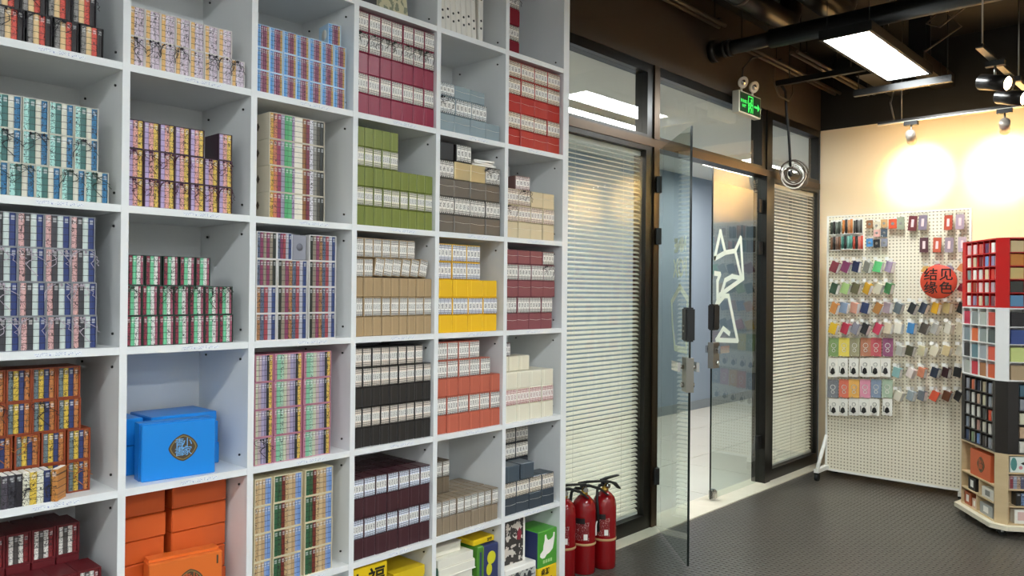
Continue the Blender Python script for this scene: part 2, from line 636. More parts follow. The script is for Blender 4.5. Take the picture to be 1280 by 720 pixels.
def leaf(n, hinge, ang, length, hand):
    """door leaf in local x from hinge 0..length, local y thickness; hand +1"""
    root = O('door_%d' % n, None, None, (hinge[0], hinge[1], 0.0), (0, 0, ang))
    struct(root)
    O('glass_pane', MB().box(0.012, length, -0.006, 0.006, 0.02, 2.33).mesh('glass_pane', M['glass_g']), root)
    if n == 1:
        O('edge_strip', MB().box(0.0, 0.0118, -0.008, 0.008, 0.02, 2.33).mesh('edge_strip', M['white_metal']), root)
    O('glass_edge', MB().box(length, length + 0.002, -0.006, 0.006, 0.02, 2.33).mesh('glass_edge', M['glass_edge']), root)
    return root


LEN = 0.755
a1 = math.atan2(2.14 - 2.70, 3.65 - 4.20)
d1 = leaf(1, (4.205, 2.675), a1, 0.775, 1)
a2 = math.pi
d2 = leaf(2, (5.705, 2.70), a2, 0.752, 1)
# hinges, three per leaf
for root, L in ((d1, 0.775), (d2, 0.752)):
    for z in (0.32, 1.80, 2.12):
        mb = MB().box(-0.02, 0.06, -0.016, 0.016, z - 0.05, z + 0.05)
        mb.tube([(0.0, -0.02, z - 0.05), (0.0, -0.02, z + 0.05)], 0.011, 8)
        O('hinge', mb.mesh('hinge', M['black']), root)
# lock bodies: black electronic case near the free edge, steel handle below
for root, L, in ((d1, 0.775), (d2, 0.752)):
    me = bev_box('lock_case', 0.085, 0.05, 0.18, M['black'], 0.008, 2)
    c = O('lock_case', me, root, (L - 0.03, -0.025, 1.195))
    O('keypad_light', MB().box(-0.012, 0.012, -0.002, 0.0, 0.05, 0.06).box(-0.012, 0.012, -0.002, 0, 0.08, 0.086).mesh('keypad_light', M['steel']), c)
    mb = MB().box(L - 0.075, L + 0.012, -0.02, 0.02, 0.93, 1.11)
    hd = O('lock_plate', mb.mesh('lock_plate', M['steel']), root)
    for s in (-1, 1):
        mb = MB().tube([(L - 0.04, s * 0.018, 1.06), (L - 0.04, s * 0.05, 1.06)], 0.011, 8)
        mb.box(L - 0.15, L - 0.02, s * 0.05 - 0.008, s * 0.05 + 0.008, 1.035, 1.085)
        O('lever_handle', mb.mesh('lever_handle', M['chrome']), hd)
        O('key_cylinder', MB().tube([(L - 0.04, s * 0.02, 0.965), (L - 0.04, s * 0.035, 0.965)], 0.014, 10).mesh('key_cylinder', M['chrome']), hd)
O('patch_clamp', bev_box('patch_clamp', 0.05, 0.05, 0.07, M['chrome'], 0.01, 2), d2, (0.715, -0.025, 0.014))
# vinyl lettering and fox outline (seen from behind, as from inside the shop)
for s_, sz, z in (('NINE', 0.105, 1.715), ('FOX', 0.14, 1.585)):
    me = text_mesh(s_, sz, M['sticker'], 'lettering', 0.0, 0.0055)
    # leaf x runs from the hinge: text is read from the corridor side, so it appears mirrored here
    for v in me.vertices:
        x, y, zz = v.co
        v.co = (-x * 1.05, zz, y)
    me.flip_normals()
    O('lettering', me, d1, (0.54, 0.0072 if math.sin(a1) < 0 else -0.0072, z))
mb = MB()
stroke(mb, [(0.36, 1.40), (0.54, 1.485), (0.70, 1.42), (0.68, 1.14), (0.44, 1.14), (0.38, 1.28)], 0.036, 0.0066, 0.0072, True, True)
O('vinyl_outline', mb.mesh('vinyl_outline', M['sticker']), d1)
fox = [[(4.974, 1.693), (5.055, 1.889), (5.129, 1.742), (5.276, 1.761), (5.362, 1.86), (5.405, 1.564), (5.055, 1.441), (5.007, 1.377)],
       [(4.974, 1.693), (5.086, 1.728), (5.129, 1.742)],
       [(5.276, 1.761), (5.378, 1.564), (5.234, 1.575), (5.132, 1.545), (5.073, 1.446)],
       [(4.983, 1.591), (5.053, 1.587), (5.019, 1.537), (5.021, 1.42)],
       [(5.021, 1.377), (5.12, 1.434), (5.181, 1.434), (5.325, 1.108), (5.011, 1.125), (5.109, 1.203), (5.197, 1.165)]]
mb = MB()
for pl in fox:
    stroke(mb, [(5.705 - x, z) for x, z in pl], 0.034, 0.0066, 0.0072, False, True)
O('vinyl_fox', mb.mesh('vinyl_fox', M['sticker']), d2)

# ------------------------------------------------------------------ ceiling lights
M['panel_e'] = mat('lit_diffuser', '#ffffff', 0.5, emit='#f0f8fa', es=PANEL_E)
M['corr_e'] = mat('corridor_diffuser', '#ffffff', 0.5, emit='#fff9f0', es=CORR_E)


def panel_light(x, y, z, L, W, label, e, cat='ceiling light', hang=True, group=None):
    r = O('panel_light', None, None, (x, y, z))
    tag(r, label, cat, group)
    mb = MB()
    t = 0.02
    mb.box(-L / 2, L / 2, -W / 2, -W / 2 + t, 0, 0.05).box(-L / 2, L / 2, W / 2 - t, W / 2, 0, 0.05)
    mb.box(-L / 2, -L / 2 + t, -W / 2 + t, W / 2 - t, 0, 0.05).box(L / 2 - t, L / 2, -W / 2 + t, W / 2 - t, 0, 0.05)
    mb.box(-L / 2, L / 2, -W / 2, W / 2, 0.05, 0.058)
    O('housing', mb.mesh('housing', M['black'] if hang else M['white_metal']), r)
    O('diffuser', MB().box(-L / 2 + t, L / 2 - t, -W / 2 + t, W / 2 - t, 0.004, 0.012).mesh('diffuser', e), r)
    if hang:
        for sx in (-1, 1):
            for sy in (-1, 1):
                O('suspension_wire', MB().tube([(sx * (L / 2 - 0.05), sy * (W / 2 - 0.03), 0.058), (sx * (L / 2 - 0.05), sy * (W / 2 - 0.03), ZC - z)], 0.002, 5).mesh('suspension_wire', M['black']), r)
    return r


pos = {(5.23, 1.69): 'lit white panel lamp hanging in a black frame from the ceiling pipes'}
panel_light(5.23, 1.69, 2.95, 1.2, 0.3, pos[(5.23, 1.69)], M['panel_e'])
for x in (-1.5, 0.2, 2.7, 5.23):  # extra panel lamps added out of view to light the shelf cells
    for y in (0.1, -2.1, -4.3):
        if not (x > 5 and y > -2.5):
            panel_light(x, y, 2.95, 1.2, 0.3, 'added unseen panel lamp lighting the shop floor', M['panel_e'], group='added unseen panel lamps over the shop floor')
for x, lb in ((2.16, 'corridor ceiling panel lamp behind the bookcase end'), (5.16, 'bright corridor ceiling panel lamp seen through the transom over the blind'), (8.2, 'corridor ceiling panel lamp seen beyond the exit sign')):
    panel_light(x, 4.0, 2.8415, 1.2, 0.6, lb, M['corr_e'], hang=False)
# ------------------------------------------------------------------ bookcase
SX = [0.4666 + 0.37296 * c for c in range(7)]
SZ = {r: 2.0454 - 0.38225 * r for r in range(-2, 6)}
YF, DEP, TH = 2.20, 0.326, 0.020
ROW = {'A': -1, 'B': 0, 'C': 1, 'D': 2, 'E': 3, 'F': 4, 'G': 5}
bk = O('display_bookcase', None, None, (SX[0], YF, 0))
tag(bk, 'tall white open cube bookcase filled with boxed mini books', 'bookcase')
ZB, ZT = 0.0, SZ[-2] + TH / 2
for c in range(7):
    x0, x1 = SX[c] - TH / 2, SX[c] + TH / 2
    if c == 6:
        x1 = x0 + 0.038
    me = MB().box(x0 - SX[0], x1 - SX[0], 0, DEP, ZB, ZT).mesh('upright', M['shelf'])
    O('upright', me, bk)
cw = SX[1] - SX[0] - TH
sme = MB().box(0, cw, 0.001, DEP, -TH / 2, TH / 2).mesh('shelf_board', M['shelf'])
bme = MB().box(0, cw, DEP - 0.006, DEP, 0, 0.3822 - TH).mesh('back_panel', M['shelf'])
pme = MB().tube([(0, 0, 0), (-0.004, 0, 0)], 0.0035, 8).mesh('shelf_pin', M['black'])
strip = speck_mat('shelf_strip_print', '#e9ebee', '#8794bf', 16, 0.58, (1.6, 1, 0.25))
lme = MB().box(-0.055, 0.055, -0.0008, 0, -0.004, 0.004).mesh('shelf_label', strip)
for c in range(6):
    xl = SX[c] + TH / 2 - SX[0]
    for r in range(-2, 6):
        O('shelf_board', sme, bk, (xl, 0, SZ[r]))
        if r > -2:
            O('back_panel', bme, bk, (xl, 0, SZ[r] + TH / 2))
        if -1 <= r <= 4:
            for yy, dz in ((0.045, 0.045), (0.045, -0.045), (0.27, -0.045)):
                O('shelf_pin', pme, bk, (xl + cw, yy, SZ[r] + dz))
        if 0 <= r <= 4:
            O('shelf_label', lme, bk, (xl + cw * (0.58 if c != 5 else 0.5), 0.001, SZ[r]))
O('kick_board', MB().box(TH / 2, SX[6] - SX[0] - TH / 2, 0.03, 0.045, 0, SZ[5] - TH / 2).mesh('kick_board', M['shelf']), bk)


def cell(k):
    return SX[int(k[1])] + TH / 2, SZ[ROW[k[0]]] + TH / 2


# ------------------------------------------------------------------ cords
def cord_mesh(seed, w_, h_, m_, n=4):
    rnd = random.Random(seed)
    mb = MB()
    for i in range(n):
        x = rnd.uniform(-w_ * 0.4, w_ * 0.4)
        z = h_ * rnd.uniform(0.85, 1.0)
        pts = []
        L = rnd.uniform(0.25, 0.75) * h_
        for k in range(6):
            pts.append((x, -0.004 - rnd.uniform(0, 0.006), z))
            x += rnd.uniform(-0.3, 0.3) * w_
            x = max(-w_ * 0.6, min(w_ * 0.6, x))
            z -= L / 5 * rnd.uniform(0.3, 1.5)
        mb.tube(pts, 0.0009, 4, smooth=False)
    for i in range(2):
        x = rnd.uniform(-w_ * 0.35, w_ * 0.35)
        mb.lathe([(0.0001, -0.004), (0.004, 0), (0.0001, 0.004)], 6, 0, (x, -0.006, h_ * 0.93))
    return mb.mesh('ribbon', m_)


# ------------------------------------------------------------------ boxed sets with separate spines
def rowword(i, n):
    if i == 0:
        return 'bottom row'
    if i == n - 1:
        return 'top row'
    return ORD[i] + ' row up'


def set_type(w_, h_, d_, case_col, spines, t=0.002, side=None, wide=None):
    """slipcase mesh + [(x, mesh)] books"""
    cm = mat('slipcase_' + case_col.strip('#'), case_col, 0.4)
    mb = MB()
    mb.box(-w_ / 2, -w_ / 2 + t, 0, d_, 0, h_).box(w_ / 2 - t, w_ / 2, 0, d_, 0, h_)
    mb.box(-w_ / 2 + t, w_ / 2 - t, 0, d_, 0, t).box(-w_ / 2 + t, w_ / 2 - t, 0, d_, h_ - t, h_)
    mb.box(-w_ / 2 + t, w_ / 2 - t, d_ - t, d_, t, h_ - t)
    case = mb.mesh('slipcase', cm)
    iw = w_ - 2 * t
    wts = [s[2] if len(s) > 2 else 1.0 for s in spines]
    tot = sum(wts)
    x = -iw / 2
    books = []
    for s, wt in zip(spines, wts):
        bw = iw * wt / tot
        hh = h_ - 2 * t - 0.0006
        mb = MB()
        a, b_ = 0.0003, bw - 0.0003
        # rounded spine profile in x,y
        prof = [(a, d_ - t - 0.001), (a, 0.0028), (a + 0.22 * bw, 0.0008), (b_ - 0.22 * bw, 0.0008), (b_, 0.0028), (b_, d_ - t - 0.001)]
        mb.prismz(list(prof), 0, hh)
        books.append((x, t + 0.0003, mb.mesh('book', spine_mat(s[0], s[1] if len(s) > 1 else 0.0))))
        x += bw
    return dict(case=case, books=books, w=w_, h=h_, d=d_, cords={})


def put_set(tp, x, y, z, label, group, cord=None, rz=0.0, seed=0, cat='book set', name='boxed_book_set'):
    o = O(name, tp['case'], None, (x, y, z), (0, 0, rz))
    tag(o, label, cat, group)
    for bx, bz, me in tp['books']:
        O('book', me, o, (bx, 0, bz))
    if cord:
        k = (cord, seed % 4)
        if k not in tp['cords']:
            tp['cords'][k] = cord_mesh(seed % 4 + 11, tp['w'], tp['h'], M[cord])
        O('ribbon', tp['cords'][k], o)
    return o


def set_stack(k, tp, rows, desc, stack, from_right=False, y=0.012, deep=0.0):
    """rows bottom-up: (n, x_right, z, cord or None, skip)"""
    xl, zf = cell(k)
    nr = len(rows)
    zz = 0.0
    for ri, rw in enumerate(rows):
        n, xr = rw[0], rw[1]
        pw = max(tp['w'] + 0.0012, xr / n - 0.0006) if (not from_right or n * tp['w'] > xr - 0.03) else tp['w'] + 0.0012
        cord = rw[2] if len(rw) > 2 else None
        skip = rw[3] if len(rw) > 3 else ()
        for i in range(n):
            if i in skip:
                continue
            x = xl + xr - (n - i - 0.5) * pw
            if x - tp['w'] / 2 < xl - 0.002:
                continue
            ww = (ORD[n - 1 - i] + ' from right') if from_right else (ORD[i] + ' from left')
            lab = '%s, %s, %s' % (desc, ww, rowword(ri, nr))
            put_set(tp, x, YF + y + random.uniform(0, 0.004), zf + zz, lab, stack + ' in the bookcase',
                    cord if cord and random.random() < 0.75 else None, R(random.uniform(-0.6, 0.6)), i + 3 * ri)
        zz += tp['h'] + 0.0006


# column 0 -------------------------------------------------------------
T_B0 = set_type(0.0565, 0.0795, 0.10, '#1a1517', [('#8f8b88', 1.0), ('#e6c592', 0.0), ('#d65548', 1.0), ('#2b2224', 1.0)])
set_stack('B0', T_B0, [(5, 0.311, 'cord_dark'), (4, 0.290, 'cord_dark'), (4, 0.282, None)], 'black cased set with red and cream spines', 'red black stack', True)
T_C0 = set_type(0.0572, 0.0825, 0.10, '#c9c8ba', [('#a5d6cf', 1.0), ('#3d6b68', 0.0), ('#d6d3c4', 0.0), ('#32749f', 1.0)])
set_stack('C0', T_C0, [(5, 0.327, 'cord_green'), (5, 0.300, 'cord_dark'), (5, 0.300, None)], 'teal and blue spined set', 'teal stack', True)
T_D0 = set_type(0.0588, 0.0855, 0.10, '#8b8d92', [('#d3a6a4', 1.0), ('#3b3a40', 0.0), ('#c3ceca', 0.0), ('#2c3a70', 0.0)])
set_stack('D0', T_D0, [(5, 0.302, 'cord_pale'), (5, 0.299, 'cord_pale'), (5, 0.296, 'cord_pale'), (5, 0.294, None)], 'pink grey and navy spined set', 'navy pink stack', True)
T_E0 = set_type(0.0565, 0.083, 0.10, '#8a3d1e', [('#66757a', 1.0), ('#cfae45', 1.0), ('#2e3866', 0.0), ('#b9743f', 1.0)], 0.004)
set_stack('E0', T_E0, [(5, 0.306, 'cord_orange'), (5, 0.306, 'cord_orange'), (4, 0.280, 'cord_dark'), (4, 0.279, None)], 'rust cased set with yellow and navy spines', 'rust stack', True, 0.06)
# loose mini books standing in front of the rust boxes
xl, zf = cell('E0')
loose = [('#3d4a40', 'dark green'), ('#4c4650', 'charcoal'), ('#3c3a42', 'black'), ('#26222a', 'jet black'), ('#d8d4c0', 'ivory'), ('#d8b748', 'yellow'), ('#dcd9c6', 'cream'), ('#27325f', 'navy'), ('#c08040', 'orange tan')]
x = SX[0] + 0.078
for i, (c_, nm) in enumerate(loose):
    bw = 0.0150
    last = i == len(loose) - 1
    me = MB().prismz([(0, 0.05), (0, 0.002), (0.003, 0), (bw - 0.003, 0), (bw, 0.002), (bw, 0.05)], 0, 0.080).mesh('cover', spine_mat(c_, 1.0))
    o = O('mini_book', me, None, (x, YF + 0.004, zf), (0, 0, R(-40) if last else 0))
    tag(o, '%s mini book standing loose in front of the rust boxes' % nm, 'book', 'loose mini books before the rust stack')
    O('page_block', MB().box(0.0018, bw - 0.0018, 0.004, 0.0495, 0.0795, 0.0815).mesh('page_block', M['paper']), o)
    if i in (2, 4, 7):
        O('ribbon', cord_mesh(40 + i, 0.02, 0.045, M['cord_dark'], 2), o, (bw / 2, 0, 0))
    x += bw + 0.0006
T_F0 = set_type(0.057, 0.084, 0.10, '#5e141b', [('#dcd6cf', 1.0), ('#4c4644', 0.0), ('#dfd9d2', 1.0), ('#7d2428', 1.0)], 0.0055)
xl, zf = cell('F0')
for ri, n, xr, y in ((1, 4, 0.318, 0.01), (2, 4, 0.299, 0.115)):
    for i in range(n):
        put_set(T_F0, xl + xr - (n - i - 0.5) * 0.0585, YF + y, zf + 0.09 * ri + (0.012 if ri == 1 else 0.023),
                'dark red cased set, %s from right, %s rank of dark red stack' % (ORD[n - 1 - i], 'front' if ri == 1 else 'taller second'), 'dark red stack in the bookcase')
for n, y, h0, nm in ((4, 0.01, 0.10, 'front'), (4, 0.115, 0.2, 'second')):
    pass
M['dkred'] = mat('dark_red_card', '#5e141b', 0.4)
for i in range(4):      # the lids of the boxes further back in the same stack, and the boxes that carry the two ranks
    for j in range(2):
        o = O('book_box', bev_box('book_box', 0.0565, 0.093, 0.084, M['dkred'], 0.002), None, (xl + 0.299 - (4 - i - 0.5) * 0.0585, YF + 0.222 - 0.0 * j, zf + 0.018 + 0.0852 * (j + 1)))
        tag(o, 'plain dark red box at the back of the stack, %s from right, %s' % (ORD[3 - i], ('lower', 'upper')[j]), 'box', 'dark red stack in the bookcase')
for i in range(4):
    o = O('book_box', bev_box('book_box', 0.0565, 0.10, 0.1, M['dkred'], 0.002), None, (xl + 0.318 - (4 - i - 0.5) * 0.0585, YF + 0.01, zf))
    tag(o, 'plain dark red box under the front rank, %s from right' % ORD[3 - i], 'box', 'dark red stack in the bookcase')
    o = O('book_box', bev_box('book_box', 0.0565, 0.10, 0.2024, M['dkred'], 0.002), None, (xl + 0.299 - (4 - i - 0.5) * 0.0585, YF + 0.115, zf))
    tag(o, 'tall plain dark red box under the second rank, %s from right' % ORD[3 - i], 'box', 'dark red stack in the bookcase')
    o = O('book_box', bev_box('book_box', 0.0565, 0.093, 0.102, M['dkred'], 0.002), None, (xl + 0.299 - (4 - i - 0.5) * 0.0585, YF + 0.222, zf))
    tag(o, 'plain dark red box lowest at the back, %s from right' % ORD[3 - i], 'box', 'dark red stack in the bookcase')

# column 1 -------------------------------------------------------------
T_B1 = set_type(0.0411, 0.0815, 0.09, '#d6cfca', [('#e2b673', 0.0), ('#ddcfdc', 1.0), ('#d3c2d0', 1.0)])
set_stack('B1', T_B1, [(8, 0.3395, 'cord_dark'), (7, 0.297, None)], 'cream and lilac spined set', 'cream stack', True)
T_C1 = set_type(0.0420, 0.0785, 0.09, '#3a1a2c', [('#b7a2cd', 0.0), ('#e0a49c', 1.0), ('#e0bd59', 1.0)])
set_stack('C1', T_C1, [(7, 0.304, 'cord_plum'), (7, 0.303, 'cord_plum'), (7, 0.302, None, (5,))], 'lilac pink and yellow spined set', 'lilac yellow stack', True)
T_D1 = set_type(0.0430, 0.083, 0.09, '#24382f', [('#8c3246', 1.0), ('#6cbd92', 0.0), ('#dfdcd8', 1.0), ('#a55a6e', 0.0, 0.6)])
set_stack('D1', T_D1, [(7, 0.3105, None), (7, 0.3085, 'cord_green'), (5, 0.2400, None)], 'green and maroon spined set', 'green maroon stack', True)

# large gift boxes ------------------------------------------------------
M['blue_card'] = mat('blue_card', '#1b86dc', 0.32)
M['orange_card'] = noise_mat('orange_card', '#d4602a', '#c95622', 8, 0.35)
M['orange_lid'] = mat('orange_lid', '#dd6e2c', 0.32)
M['emblem'] = mat('emblem_ink', '#4b3d2c', 0.5)
M['emblem_gold'] = mat('emblem_gold', '#8a7544', 0.4)
M['emblem_txt'] = mat('emblem_text', '#6fb0e8', 0.4)


def emblem(parent, x, y, z, w_, h_, txtmat, chars):
    """pointed quatrefoil medallion with ring and four characters on a front face"""
    n = 40
    def outline(s):
        p = []
        for i in range(n):
            q = 2 * math.pi * i / n
            c, s_ = math.cos(q), math.sin(q)
            rr = (abs(c) ** 1.25 + abs(s_) ** 1.25) ** (-1 / 1.25) * (1 + 0.10 * abs(math.sin(2 * q)))
            p.append((x + s * w_ / 2 * rr * c, z + s * h_ / 2 * rr * s_))
        return p
    e = O('medallion', MB().prism(outline(1.0), y - 0.0006, y).mesh('medallion', M['emblem']), parent)
    O('medallion_ring', MB().prism(outline(0.9), y - 0.0010, y - 0.0006).mesh('medallion_ring', M['emblem_gold']), e)
    O('medallion_field', MB().prism(outline(0.82), y - 0.0014, y - 0.0010).mesh('medallion_field', M['emblem']), e)
    for ch, dx, dz in chars:
        me = text_mesh(ch, h_ * 0.36, txtmat, 'character', 0.0003)
        for v in me.vertices:
            a, b_, c = v.co
            v.co = (a, -c, b_)
        O('character', me, e, (x + dx * w_, y - 0.0018, z + dz * h_))
    return e


def gift_box(w_, d_, h_, m_, loc, rot, label, lid=True, group=None):
    body = O('gift_box', bev_box('gift_box', w_, d_, h_, m_, 0.003), None, loc, rot)
    tag(body, label, 'box', group)
    return body


xl, zf = cell('E1')
bb = gift_box(0.205, 0.062, 0.160, M['blue_card'], (1.008, YF + 0.028, zf), (0, 0, R(-6)), 'large blue gift box with a dark medallion standing in front')
O('lid', MB().box(-0.1035, 0.1035, 0.02, 0.0635, -0.0, 0.1615).mesh('lid', M['blue_card']), bb)
emblem(bb, 0.01, 0, 0.085, 0.082, 0.078, M['emblem_txt'], [('小', 0.13, 0.16), ('家', 0.13, -0.15), ('青', -0.13, 0.16), ('書', -0.13, -0.15)])
gl = 'blue gift boxes in the bookcase'
for i, (x, y, z, w_, h_, lb) in enumerate(((0.905, 0.15, 0, 0.1, 0.085, 'lower blue box lying behind the front box at left'), (0.905, 0.15, 0.0855, 0.1, 0.078, 'upper blue box lying behind the front box at left'),
                                          (1.082, 0.135, 0, 0.200, 0.0655, 'lower blue box lying behind the front box at right'), (1.078, 0.135, 0.066, 0.200, 0.0655, 'middle blue box lying behind the front box at right'),
                                          (1.074, 0.138, 0.132, 0.200, 0.030, 'flat blue box lying on top behind the front box'))):
    gift_box(w_, 0.16, h_, M['blue_card'], (x, YF + y, zf + z), (0, 0, 0), lb, group=gl)
xl, zf = cell('F1')
for i in range(5):
    z = 0.0005 + i * 0.0680
    gift_box(0.148, 0.17, 0.067, M['orange_card'], (0.927 + 0.002 * (i % 2), YF + 0.10 + 0.003 * (i % 3), zf + z), (0, 0, 0), 'orange box in the narrow left pile, %s from bottom' % ORD[i], group='orange boxes piled in the bookcase')
    gift_box(0.168, 0.17, 0.067, M['orange_card'], (1.106 - 0.002 * (i % 2), YF + 0.10 + 0.003 * (i % 3), zf + z), (0, 0, 0), 'orange box in the right pile, %s from bottom' % ORD[i], group='orange boxes piled in the bookcase')
ob = gift_box(0.205, 0.058, 0.150, M['orange_lid'], (1.03, YF + 0.022, zf + 0.0), (0, 0, R(-7)), 'bright orange gift box standing before the orange piles')
O('lid', MB().box(-0.098, 0.098, 0.02, 0.0595, 0.01, 0.157).mesh('lid', M['orange_lid']), ob)
O('thumb_notch', MB().box(0.085, 0.09, -0.0006, 0, 0.115, 0.14).mesh('thumb_notch', M['emblem']), ob)
emblem(ob, 0.01, 0, 0.078, 0.078, 0.074, M['orange_card'], [('小', 0.13, 0.16), ('家', 0.13, -0.15), ('青', -0.13, 0.16), ('書', -0.13, -0.15)])

# column 2 -------------------------------------------------------------
T_B2 = set_type(0.0458, 0.0695, 0.07, '#b9d6ee', [('#4f9ade', 0.0), ('#7fb0dc', 0.0), ('#b78aa0', 1.0), ('#8a4a68', 0.0), ('#a05a70', 1.0), ('#c9a45e', 0.0)])
set_stack('B2', T_B2, [(7, 0.331, None), (7, 0.331, None), (7, 0.331, None)], 'sky blue cased set with mauve spines', 'sky blue stack')
xl, zf = cell('B2')
o = put_set(T_B2, xl + 0.289, YF + 0.02, zf + 3 * 0.0701, 'single sky blue set turned on top of the sky blue stack', 'sky blue stack in the bookcase', None, R(-8))
O('side_label', MB().lathe([(0.0001, 0), (0.018, 0), (0.018, 0.0006), (0.0001, 0.0006)], 16).mesh('side_label', M['paper']), o, (-0.0232, 0.03, 0.036), (0, R(-90), 0))
T_C2 = set_type(0.201, 0.0815, 0.125, '#cfc6b2', [('#d6a545', 1.0), ('#c9795a', 1.0), ('#8f2a50', 0.0), ('#9a95a8', 0.0), ('#4aa368', 0.0), ('#5fae78', 0.0), ('#a890b0', 1.0, 0.7), ('#e9e2d2', 0.0, 2.2), ('#8a5a2e', 0.0), ('#7a2c40', 0.0), ('#dbd6de', 1.0), ('#8b8780', 0.0), ('#4a463c', 0.0), ('#242522', 0.0)], 0.002)
xl, zf = cell('C2')
for i in range(4):
    o = put_set(T_C2, xl + 0.1525 + 0.001 * (i % 2) - 0.001 * i, YF + 0.014, zf + i * 0.0824, 'long cream box of fourteen colourful mini books, %s from bottom' % ORD[i], 'long cream boxes in the bookcase', None, R(0.8 * (i % 2)))
    O('side_emblem', MB().prism([(-0.01, 0), (0, -0.014), (0.01, 0), (0, 0.014)], -0.0006, 0).mesh('side_emblem', M['emblem']), o, (-0.1005, 0.07, 0.042), (0, 0, R(-90)))
D2S = [('#22261f', 0.0), ('#8d8272', 0.0), ('#84385a', 0.0), ('#a5754c', 1.0), ('#56627a', 1.0), ('#9a4048', 0.0), ('#aeadb8', 0.0), ('#2e3f70', 0.0)]
T_D2 = set_type(0.1062, 0.0835, 0.10, '#e3e0dd', D2S, 0.0022)
T_D2r = set_type(0.1018, 0.0835, 0.10, '#e3e0dd', D2S, 0.0022)
T_D2l = set_type(0.0692, 0.0835, 0.10, '#e3e0dd', [D2S[i] for i in (3, 4, 5, 6, 7)], 0.0022)
T_D2b = set_type(0.0692, 0.0835, 0.10, '#e3e0dd', [D2S[i] for i in (4, 2, 1, 2, 1, 0)], 0.0022)
T_D2c = set_type(0.0525, 0.0835, 0.10, '#dfe0e6', [D2S[i] for i in (4, 2, 5, 6, 7)], 0.0018)
xl, zf = cell('D2')
for c_ in range(3):
    for i in range(4):
        if c_ == 1 and i == 3:
            continue
        tp = (T_D2b if i > 1 else T_D2l, T_D2, T_D2r)[c_]
        put_set(tp, xl + (0.0450, 0.1364, 0.2474)[c_], YF + 0.012, zf + i * 0.0846, 'white tray of jewel toned spines, %s column, %s from bottom' % (('left', 'middle', 'right')[c_], ORD[i]), 'white tray columns in the bookcase')
put_set(T_D2c, xl + 0.107, YF + 0.012, zf + 3 * 0.0846, 'narrow blue and mauve set topping the middle white column', 'white tray columns in the bookcase')
o = O('grey_book_box', bev_box('grey_book_box', 0.050, 0.09, 0.081, mat('grey_marbled_card', '#8f8f99', 0.4), 0.002), None, (xl + 0.1645, YF + 0.02, zf + 3 * 0.0846))
tag(o, 'plain silver grey box beside the narrow blue set', 'box')
O('cover_seal', MB().lathe([(0.0001, 0), (0.012, 0), (0.012, 0.0006), (0.0001, 0.0006)], 14).mesh('cover_seal', mat('seal_grey', '#6f6f7a', 0.4)), o, (0, 0, 0.042), (R(90), 0, 0))
E2S = [('#b0788c', 0.0, 0.7), ('#7cb897', 0.0, 1.2), ('#a5c4ae', 1.0), ('#bcbfa6', 0.0), ('#b9a3a8', 0.0), ('#a096b4', 0.0), ('#8d84a0', 0.0, 0.7), ('#2a2a2c', 0.0, 0.8), ('#dcb85c', 1.0)]
F2S = [('#2f5a3c', 0.0, 1.2), ('#3a5a3a', 1.0), ('#6a2a22', 0.0), ('#c2a277', 1.0), ('#cbb088', 0.0), ('#bb9b74', 0.0), ('#8aa0cc', 0.0, 0.7), ('#7090ca', 0.0)]
for k, ws, xs_, SS, LS, cc, nm in (('E2', (0.0612, 0.0988, 0.1022), (0.040, 0.1239, 0.2313), E2S, E2S[3:], '#c07f93', 'pink tray of mint and lilac spines'),
                               ('F2', (0.0580, 0.1005, 0.1040), (0.0411, 0.1274, 0.2415), F2S, F2S[3:], '#dccfae', 'cream tray of green tan and blue spines')):
    xl, zf = cell(k)
    for c_ in range(3):
        tp = set_type(ws[c_], 0.0838, 0.10, cc, SS if c_ else LS, 0.0022)
        for i in range(4):
            put_set(tp, xl + xs_[c_] + 0.0012 * (i % 2), YF + 0.012, zf + i * 0.0852, '%s, %s column, %s from bottom' % (nm, ('left', 'middle', 'right')[c_], ORD[i]), nm.split(' of')[0] + ' columns in the bookcase',
                    'cord_dark' if (k == 'E2' and i == 0 and c_ == 0) else None, 0, i)

# ------------------------------------------------------------------ label / plain book boxes, columns 3 to 5
_box = {}


def box_proto(w_, h_, d_, color, paper, ink, plate, cols, metal=0.0):
    k = (round(w_, 4), round(h_, 4), d_, color, paper)
    if k not in _box:
        cm = noise_mat('book_cloth_' + color.strip('#'), color, color, 5, 0.32, 0, metal)
        lm = label_mat(paper, ink, plate, cols)
        body = bev_box('book_box', w_, d_, h_, cm, 0.0022)
        lab = MB()
        lab.prismz([(-w_ / 2 + 0.0022, 0.0), (-w_ / 2 + 0.004, -0.001), (w_ / 2 - 0.004, -0.001), (w_ / 2 - 0.0022, 0.0)], 0.003, h_ - 0.003)
        wrap = MB().tube([(-w_ / 2 + 0.003, -0.0004, h_ * 0.62), (w_ * 0.1, -0.0006, h_ * 0.57), (w_ / 2 - 0.003, -0.0004, h_ * 0.6)], 0.0005, 4)  # white line paints the highlight along the wrap's seam
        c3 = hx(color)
        em = mat('cloth_highlight_' + color.strip('#'), tuple(min(1.0, v * 1.5 + 0.05) for v in c3[:3]), 0.4)  # lighter cloth tone, a highlight painted along the cover edges
        edge_hl = MB().box(-w_ * 0.28, -w_ * 0.28 + 0.0009, -0.0004, 0, 0.003, h_ - 0.003).box(w_ / 2 - 0.0034, w_ / 2 - 0.0024, -0.0004, 0, 0.003, h_ - 0.003)
        _box[k] = (body, lab.mesh('printed_spines', lm), wrap.mesh('seam_highlight', M['paper']), edge_hl.mesh('edge_highlight', em))
    return _box[k]


